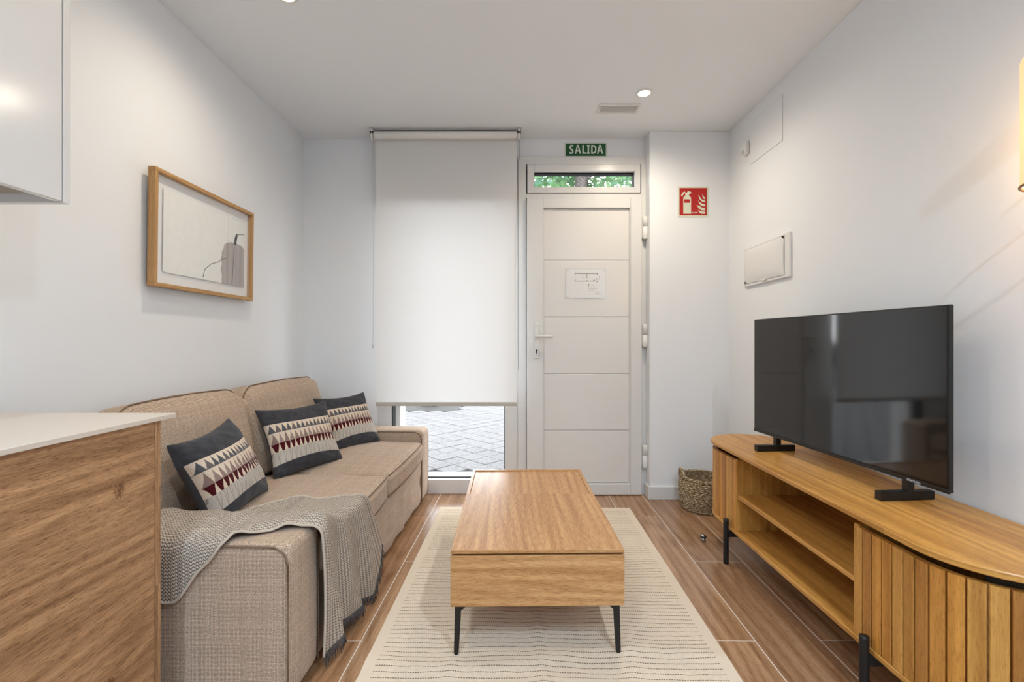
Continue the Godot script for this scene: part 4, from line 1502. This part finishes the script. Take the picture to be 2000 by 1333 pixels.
func build_ceiling_things() -> void:
	var cool := Color(0.835, 0.925, 1.0)
	downlight(0.733, 2.606, "lit round downlight near the ceiling vent", 0.95)
	downlight(-0.945, 1.868, "lit round downlight over the sofa at the top edge", 0.6)
	downlight(-0.42, 0.92, "lit round downlight over the kitchen worktop end", 0.6)
	downlight(0.80, -0.30, "lit round downlight behind the viewer on the console side", 3.5, cool)
	downlight(-0.75, -0.80, "lit round downlight behind the viewer on the kitchen side", 3.5, cool)
	downlight(0.2, -1.9, "lit round downlight farthest behind the viewer", 3.5, cool)
	var v := thing("ceiling_vent", "white rectangular slotted vent grille in the ceiling above the door", "vent", d(0.6235, H, 2.780))
	var a := 0.1225
	var b := 0.054
	slab_l(v, "backing", -a + 0.01, a - 0.01, -0.002, 0.0, -b + 0.01, b - 0.01, M["white plastic"])
	slab_l(v, "frame", -a, a, -0.008, 0.0, -b, -b + 0.012, M["white plastic"])
	slab_l(v, "frame", -a, a, -0.008, 0.0, b - 0.012, b, M["white plastic"])
	slab_l(v, "frame", -a, -a + 0.012, -0.008, 0.0, -b + 0.012, b - 0.012, M["white plastic"])
	slab_l(v, "frame", a - 0.012, a, -0.008, 0.0, -b + 0.012, b - 0.012, M["white plastic"])
	for k in 6:
		var z := lerpf(-b + 0.018, b - 0.018, k / 5.0)
		obj("slat", rbox(Vector3(2 * a - 0.024, 0.0012, 0.011), 0.0004), M["white plastic"], v, Vector3(0, -0.0055, -z), Vector3(0.12, 0, 0))

# ------------------------------------------------------------------ pillows and throw
func pillow_mesh(w: float, h: float, thick: float, front: bool, seed_: int) -> ArrayMesh:
	var rows := []
	var uvs := []
	var n := 40
	var ns := noise(seed_, 1.0, 2)
	for i in n + 1:
		var row := []
		var ru := []
		for j in n + 1:
			var a := lerpf(-1, 1, float(j) / n)
			var b := lerpf(1, -1, float(i) / n)
			# finer towards the seams
			a = sin(a * PI / 2)
			b = sin(b * PI / 2)
			var x := a * w / 2 * (1.0 - 0.125 * (1.0 - b * b))
			var y := b * h / 2 * (1.0 - 0.125 * (1.0 - a * a))
			var f := pow(maxf(0.0, (1.0 - a * a) * (1.0 - b * b)), 0.42)
			var z := thick / 2 * f
			z += 0.006 * ns.get_noise_2d(a * 2.6 + 5.0 * seed_, b * 2.6) * f + 0.004 * sin(a * 9.0 + b * 14.0 + seed_) * f * (1.0 - f)
			row.append(Vector3(x, y, z if front else -z))
			ru.append(Vector2((a + 1) / 2, (1 - b) / 2))
		rows.append(row)
		uvs.append(ru)
	return grid_mesh(rows, uvs, not front)

func pillow(label: String, bl: Vector3, br: Vector3, tl: Vector3, tr: Vector3, thick: float, seed_: int) -> void:
	# corners in the room; the printed side looks to the front
	var right := ((br - bl) + (tr - tl)) / 2
	var up := ((tl - bl) + (tr - br)) / 2
	var w := right.length()
	var h := up.length()
	var x := right.normalized()
	var z := x.cross(up).normalized()
	var y := z.cross(x)
	var t := thing("throw_pillow", label, "pillow", Vector3.ZERO, 0.0, "patterned velvet pillows on the sofa")
	t.transform = Transform3D(Basis(x, y, z), (bl + br + tl + tr) / 4)
	obj("front_cover", pillow_mesh(w, h, thick, true, seed_), M["pillow print"], t)
	obj("back_cover", pillow_mesh(w, h, thick, false, seed_), M["velvet"], t)

func build_pillows() -> void:
	pillow("velvet pillow with triangle bands nearest the kitchen worktop", d(-1.03, 0.425, 1.535), d(-1.025, 0.435, 1.885), d(-1.150, 0.715, 1.530), d(-1.200, 0.765, 1.900), 0.17, 3)
	pillow("velvet pillow with triangle bands in the middle of the sofa", d(-1.115, 0.425, 2.095), d(-0.925, 0.425, 2.445), d(-1.245, 0.745, 2.165), d(-1.055, 0.745, 2.515), 0.14, 4)
	pillow("velvet pillow with triangle bands next to the far armrest", d(-1.025, 0.425, 2.590), d(-0.885, 0.425, 2.930), d(-1.215, 0.735, 2.660), d(-0.985, 0.740, 2.975), 0.14, 6)

func build_throw() -> void:
	var t := thing("throw_blanket", "grey beige knitted throw draped over the near sofa armrest", "blanket", Vector3.ZERO)
	var nz := noise(131, 1.0, 2)
	var near_s := func(lx: float) -> float:
		# where the near edge runs on top of the arm
		if lx > 0.0: return -0.802
		if lx > -0.07: return lerpf(-0.802, -0.82, -lx / 0.07)
		if lx > -0.19: return lerpf(-0.82, -0.905, (-lx - 0.07) / 0.12)
		return -0.935
	var hang := func(lx: float) -> float:
		if lx > -0.19: return 0.0
		return lerpf(0.0, 0.165, clampf((-lx - 0.19) / 0.125, 0, 1))
	var far_s := func(lx: float) -> float:
		if lx > -0.25: return lerpf(-0.42, -0.46, clampf(-lx / 0.25, 0, 1))
		return lerpf(-0.46, -0.66, clampf((-lx - 0.25) / 0.18, 0, 1))
	# one column of points across the throw at distance lx from the front
	var across := func(lx: float, n: int) -> Array:
		var line := []
		var o: float = hang.call(lx)
		var sn: float = near_s.call(lx)
		var sf: float = far_s.call(lx)
		if o > 0.001:
			line.append(Vector2(-0.934, 0.496 - o))
			line.append(Vector2(-0.936, 0.48 - o * 0.3))
			line.append(Vector2(-0.930, 0.496))
		else:
			line.append(Vector2(sn, 0.499))
		line.append(Vector2(maxf(sn + 0.04, -0.895), 0.508))
		line.append(Vector2(-0.765, 0.517))
		line.append(Vector2(-0.725, 0.512))
		line.append(Vector2(minf(-0.67, sf - 0.015), 0.475))
		line.append(Vector2(minf(-0.60, sf - 0.008), 0.460))
		line.append(Vector2(sf, 0.455))
		var run := [0.0]
		for k in range(1, line.size()):
			run.append(run[k - 1] + line[k].distance_to(line[k - 1]))
		var out := []
		for i in n + 1:
			var q: float = run[run.size() - 1] * i / n
			var k := 1
			while k < run.size() - 1 and run[k] < q:
				k += 1
			var f: float = clampf((q - run[k - 1]) / maxf(run[k] - run[k - 1], 0.0001), 0, 1)
			out.append([line[k - 1].lerp(line[k], f), q])
		return out
	var nv := 44
	var rows := []
	var uvs := []
	var nu := 44
	for i in nu + 1:
		var lx := lerpf(-0.70, -0.004, float(i) / nu)
		var col: Array = across.call(lx, nv)
		var row := []
		var ru := []
		for j in nv + 1:
			var p: Vector2 = col[j][0]
			var bump: float = 0.012 * nz.get_noise_2d(lx * 7.0, p.x * 11.0) + 0.005 * sin(lx * 46.0 + p.x * 18.0) * clampf(-lx * 6.0, 0, 1)
			row.append(Vector3(lx, p.y + bump + 0.004, p.x))
			ru.append(Vector2(lx, col[j][1] - 0.2 + hang.call(lx) * -0.6))
		rows.append(row)
		uvs.append(ru)
	# soften the bends
	for pass_ in 3:
		var copy := rows.duplicate(true)
		for i in range(1, rows.size() - 1):
			for j in range(1, nv):
				rows[i][j] = (copy[i][j] * 2 + copy[i][j - 1] + copy[i][j + 1] + copy[i - 1][j] + copy[i + 1][j]) / 6.0
				if rows[i][j].z > -0.915:
					rows[i][j].y = maxf(rows[i][j].y, 0.499 if rows[i][j].z < -0.73 else 0.446)
	# down the front, spreading and falling into folds
	var last: Array = rows[rows.size() - 1]
	var nd := 50
	for i in range(1, nd + 1):
		var w := float(i) / nd
		var row := []
		var ru := []
		for j in nv + 1:
			var v := float(j) / nv
			var top: Vector3 = last[j]
			var s1: float = lerpf(-0.748, -0.29, pow(v, 0.9)) + (0.10 * pow(v, 8.0))
			var y_end: float = 0.052 + 0.02 * sin(v * 5.0) + 0.14 * pow(clampf((v - 0.82) / 0.18, 0, 1), 1.3)
			var len_ := top.y - y_end
			var arc := 0.035
			var q := w * (len_ + arc)
			var lx: float
			var y: float
			if q < arc * 1.57:
				var a := q / arc
				lx = arc * sin(a)
				y = top.y - arc * (1.0 - cos(a))
			else:
				lx = arc
				y = top.y - arc - (q - arc * 1.57)
			y = maxf(y, y_end)
			var fold := pow(w, 0.45)
			lx += fold * (0.016 * sin(v * 17.0 + 0.6 - w * 1.2) + 0.006 * sin(v * 31.0 + w * 3.0)) + 0.010 * fold
			lx -= 0.012 * w * (1.0 - v)
			var s := lerpf(top.z, s1, pow(w, 0.75)) + 0.006 * sin(v * 12.0) * w
			row.append(Vector3(lx - 0.004, y, s))
			ru.append(Vector2(q, uvs[uvs.size() - 1][j].y))
		rows.append(row)
		uvs.append(ru)
	var world := []
	for row in rows:
		var r2 := []
		for p in row:
			r2.append(sofa(p.x, p.y, p.z))
		world.append(r2)
	obj("cloth", grid_mesh(world, uvs, false), M["knit throw"], t)
	# turned edges
	var e0 := []
	var e1 := []
	for row in world:
		e0.append(row[0])
		e1.append(row[row.size() - 1])
	obj("edge", tube(e0, 0.0042, 7), M["throw selvage"], t)
	obj("edge", tube(e1, 0.0036, 7), M["throw selvage"], t)
	# fringe along the hem
	var st := begin()
	var rng := RandomNumberGenerator.new()
	rng.seed = 77
	var hem: Array = world[world.size() - 1]
	for k in 210:
		var f := k / 209.0 * (hem.size() - 1)
		var i := mini(int(f), hem.size() - 2)
		var p: Vector3 = hem[i].lerp(hem[i + 1], f - i)
		var tip := p + Vector3(rng.randf_range(0.0, 0.012), -rng.randf_range(0.022, 0.040), rng.randf_range(-0.008, 0.008))
		tip.y = maxf(tip.y, 0.004)
		tube([p + Vector3(0, 0.004, 0), p.lerp(tip, 0.5) + Vector3(rng.randf_range(-0.002, 0.003), 0, 0), tip], 0.0018, 4, st, 0.6)
	st.generate_normals()
	obj("fringe", st.commit(), M["throw fringe"], t).set_meta("kind", "stuff")

# ------------------------------------------------------------------ small things
func build_basket() -> void:
	var t := thing("wicker_basket", "woven seagrass basket with a looped handle between pier and console", "basket", d(1.205, 0, 2.925))
	var rows := []
	var uvs := []
	var nr := 15
	var seg := 160
	var prof := func(f: float) -> float: return 0.128 + 0.016 * sin(f * PI * 0.9) + 0.008 * f
	for i in nr * 6 + 1:
		var f := float(i) / (nr * 6)
		var k := i / 6
		var bulge := absf(sin((i % 6) / 6.0 * PI))
		var row := []
		var ru := []
		for j in seg + 1:
			var a := TAU * (j % seg) / seg
			var over := sin(a * 26.0 + (PI if k % 2 == 0 else 0.0) + 0.4 * sin(k * 2.3))
			var r: float = prof.call(f) + 0.0045 * bulge + 0.0040 * over * bulge
			row.append(Vector3(cos(a) * r, f * 0.205 + 0.004 * sin(a * 2.0 + 1.0) * f, sin(a) * r))
			ru.append(Vector2(a * 0.14, f * 0.205))
		rows.append(row)
		uvs.append(ru)
	obj("side", grid_mesh(rows, uvs), M["seagrass"], t)
	obj("inside", lathe([Vector2(0, 0.008), Vector2(0.122, 0.008), Vector2(0.137, 0.10), Vector2(0.131, 0.203)], 48), M["seagrass"], t)
	for ring in [[0.2055, 0.1365, 0.0075, "rim", "seagrass"], [0.196, 0.143, 0.0032, "band", "seagrass dark"], [0.012, 0.131, 0.006, "foot_ring", "seagrass"]]:
		var pts := []
		for k in 61:
			var a := TAU * k / 60.0
			pts.append(Vector3(cos(a) * ring[1], ring[0] + 0.004 * sin(a * 2.0 + 1.0) * (1.0 if ring[0] > 0.1 else 0.0) + 0.0012 * sin(a * 40.0), sin(a) * ring[1]))
		obj(ring[3], tube(pts, ring[2], 8), M[ring[4]], t)
	for s in [-1.0, 1.0]:
		var pts := []
		for k in 21:
			var f := k / 20.0
			var a: float = (PI if s < 0 else 0.0) + lerpf(-0.42, 0.42, f)
			pts.append(Vector3(cos(a) * 0.146, 0.198 + 0.056 * sin(f * PI) + 0.001 * sin(f * 60.0), sin(a) * 0.146))
		obj("handle", tube(pts, 0.0095, 9), M["seagrass"], t)

func build_doorstop() -> void:
	var t := thing("door_stop", "small chrome floor door stop with black rubber ring", "door stop", d(1.002, 0, 2.437))
	obj("post", lathe([Vector2(0, 0), Vector2(0.013, 0), Vector2(0.013, 0.022), Vector2(0, 0.022)], 24), M["chrome"], t)
	obj("ring", lathe([Vector2(0.010, 0.0215), Vector2(0.0155, 0.022), Vector2(0.0165, 0.026), Vector2(0.0155, 0.030), Vector2(0.010, 0.0305)], 24), M["rubber"], t)
	obj("cap", lathe([Vector2(0.013, 0.0295), Vector2(0.013, 0.032), Vector2(0.010, 0.036), Vector2(0, 0.037)], 24), M["chrome"], t)
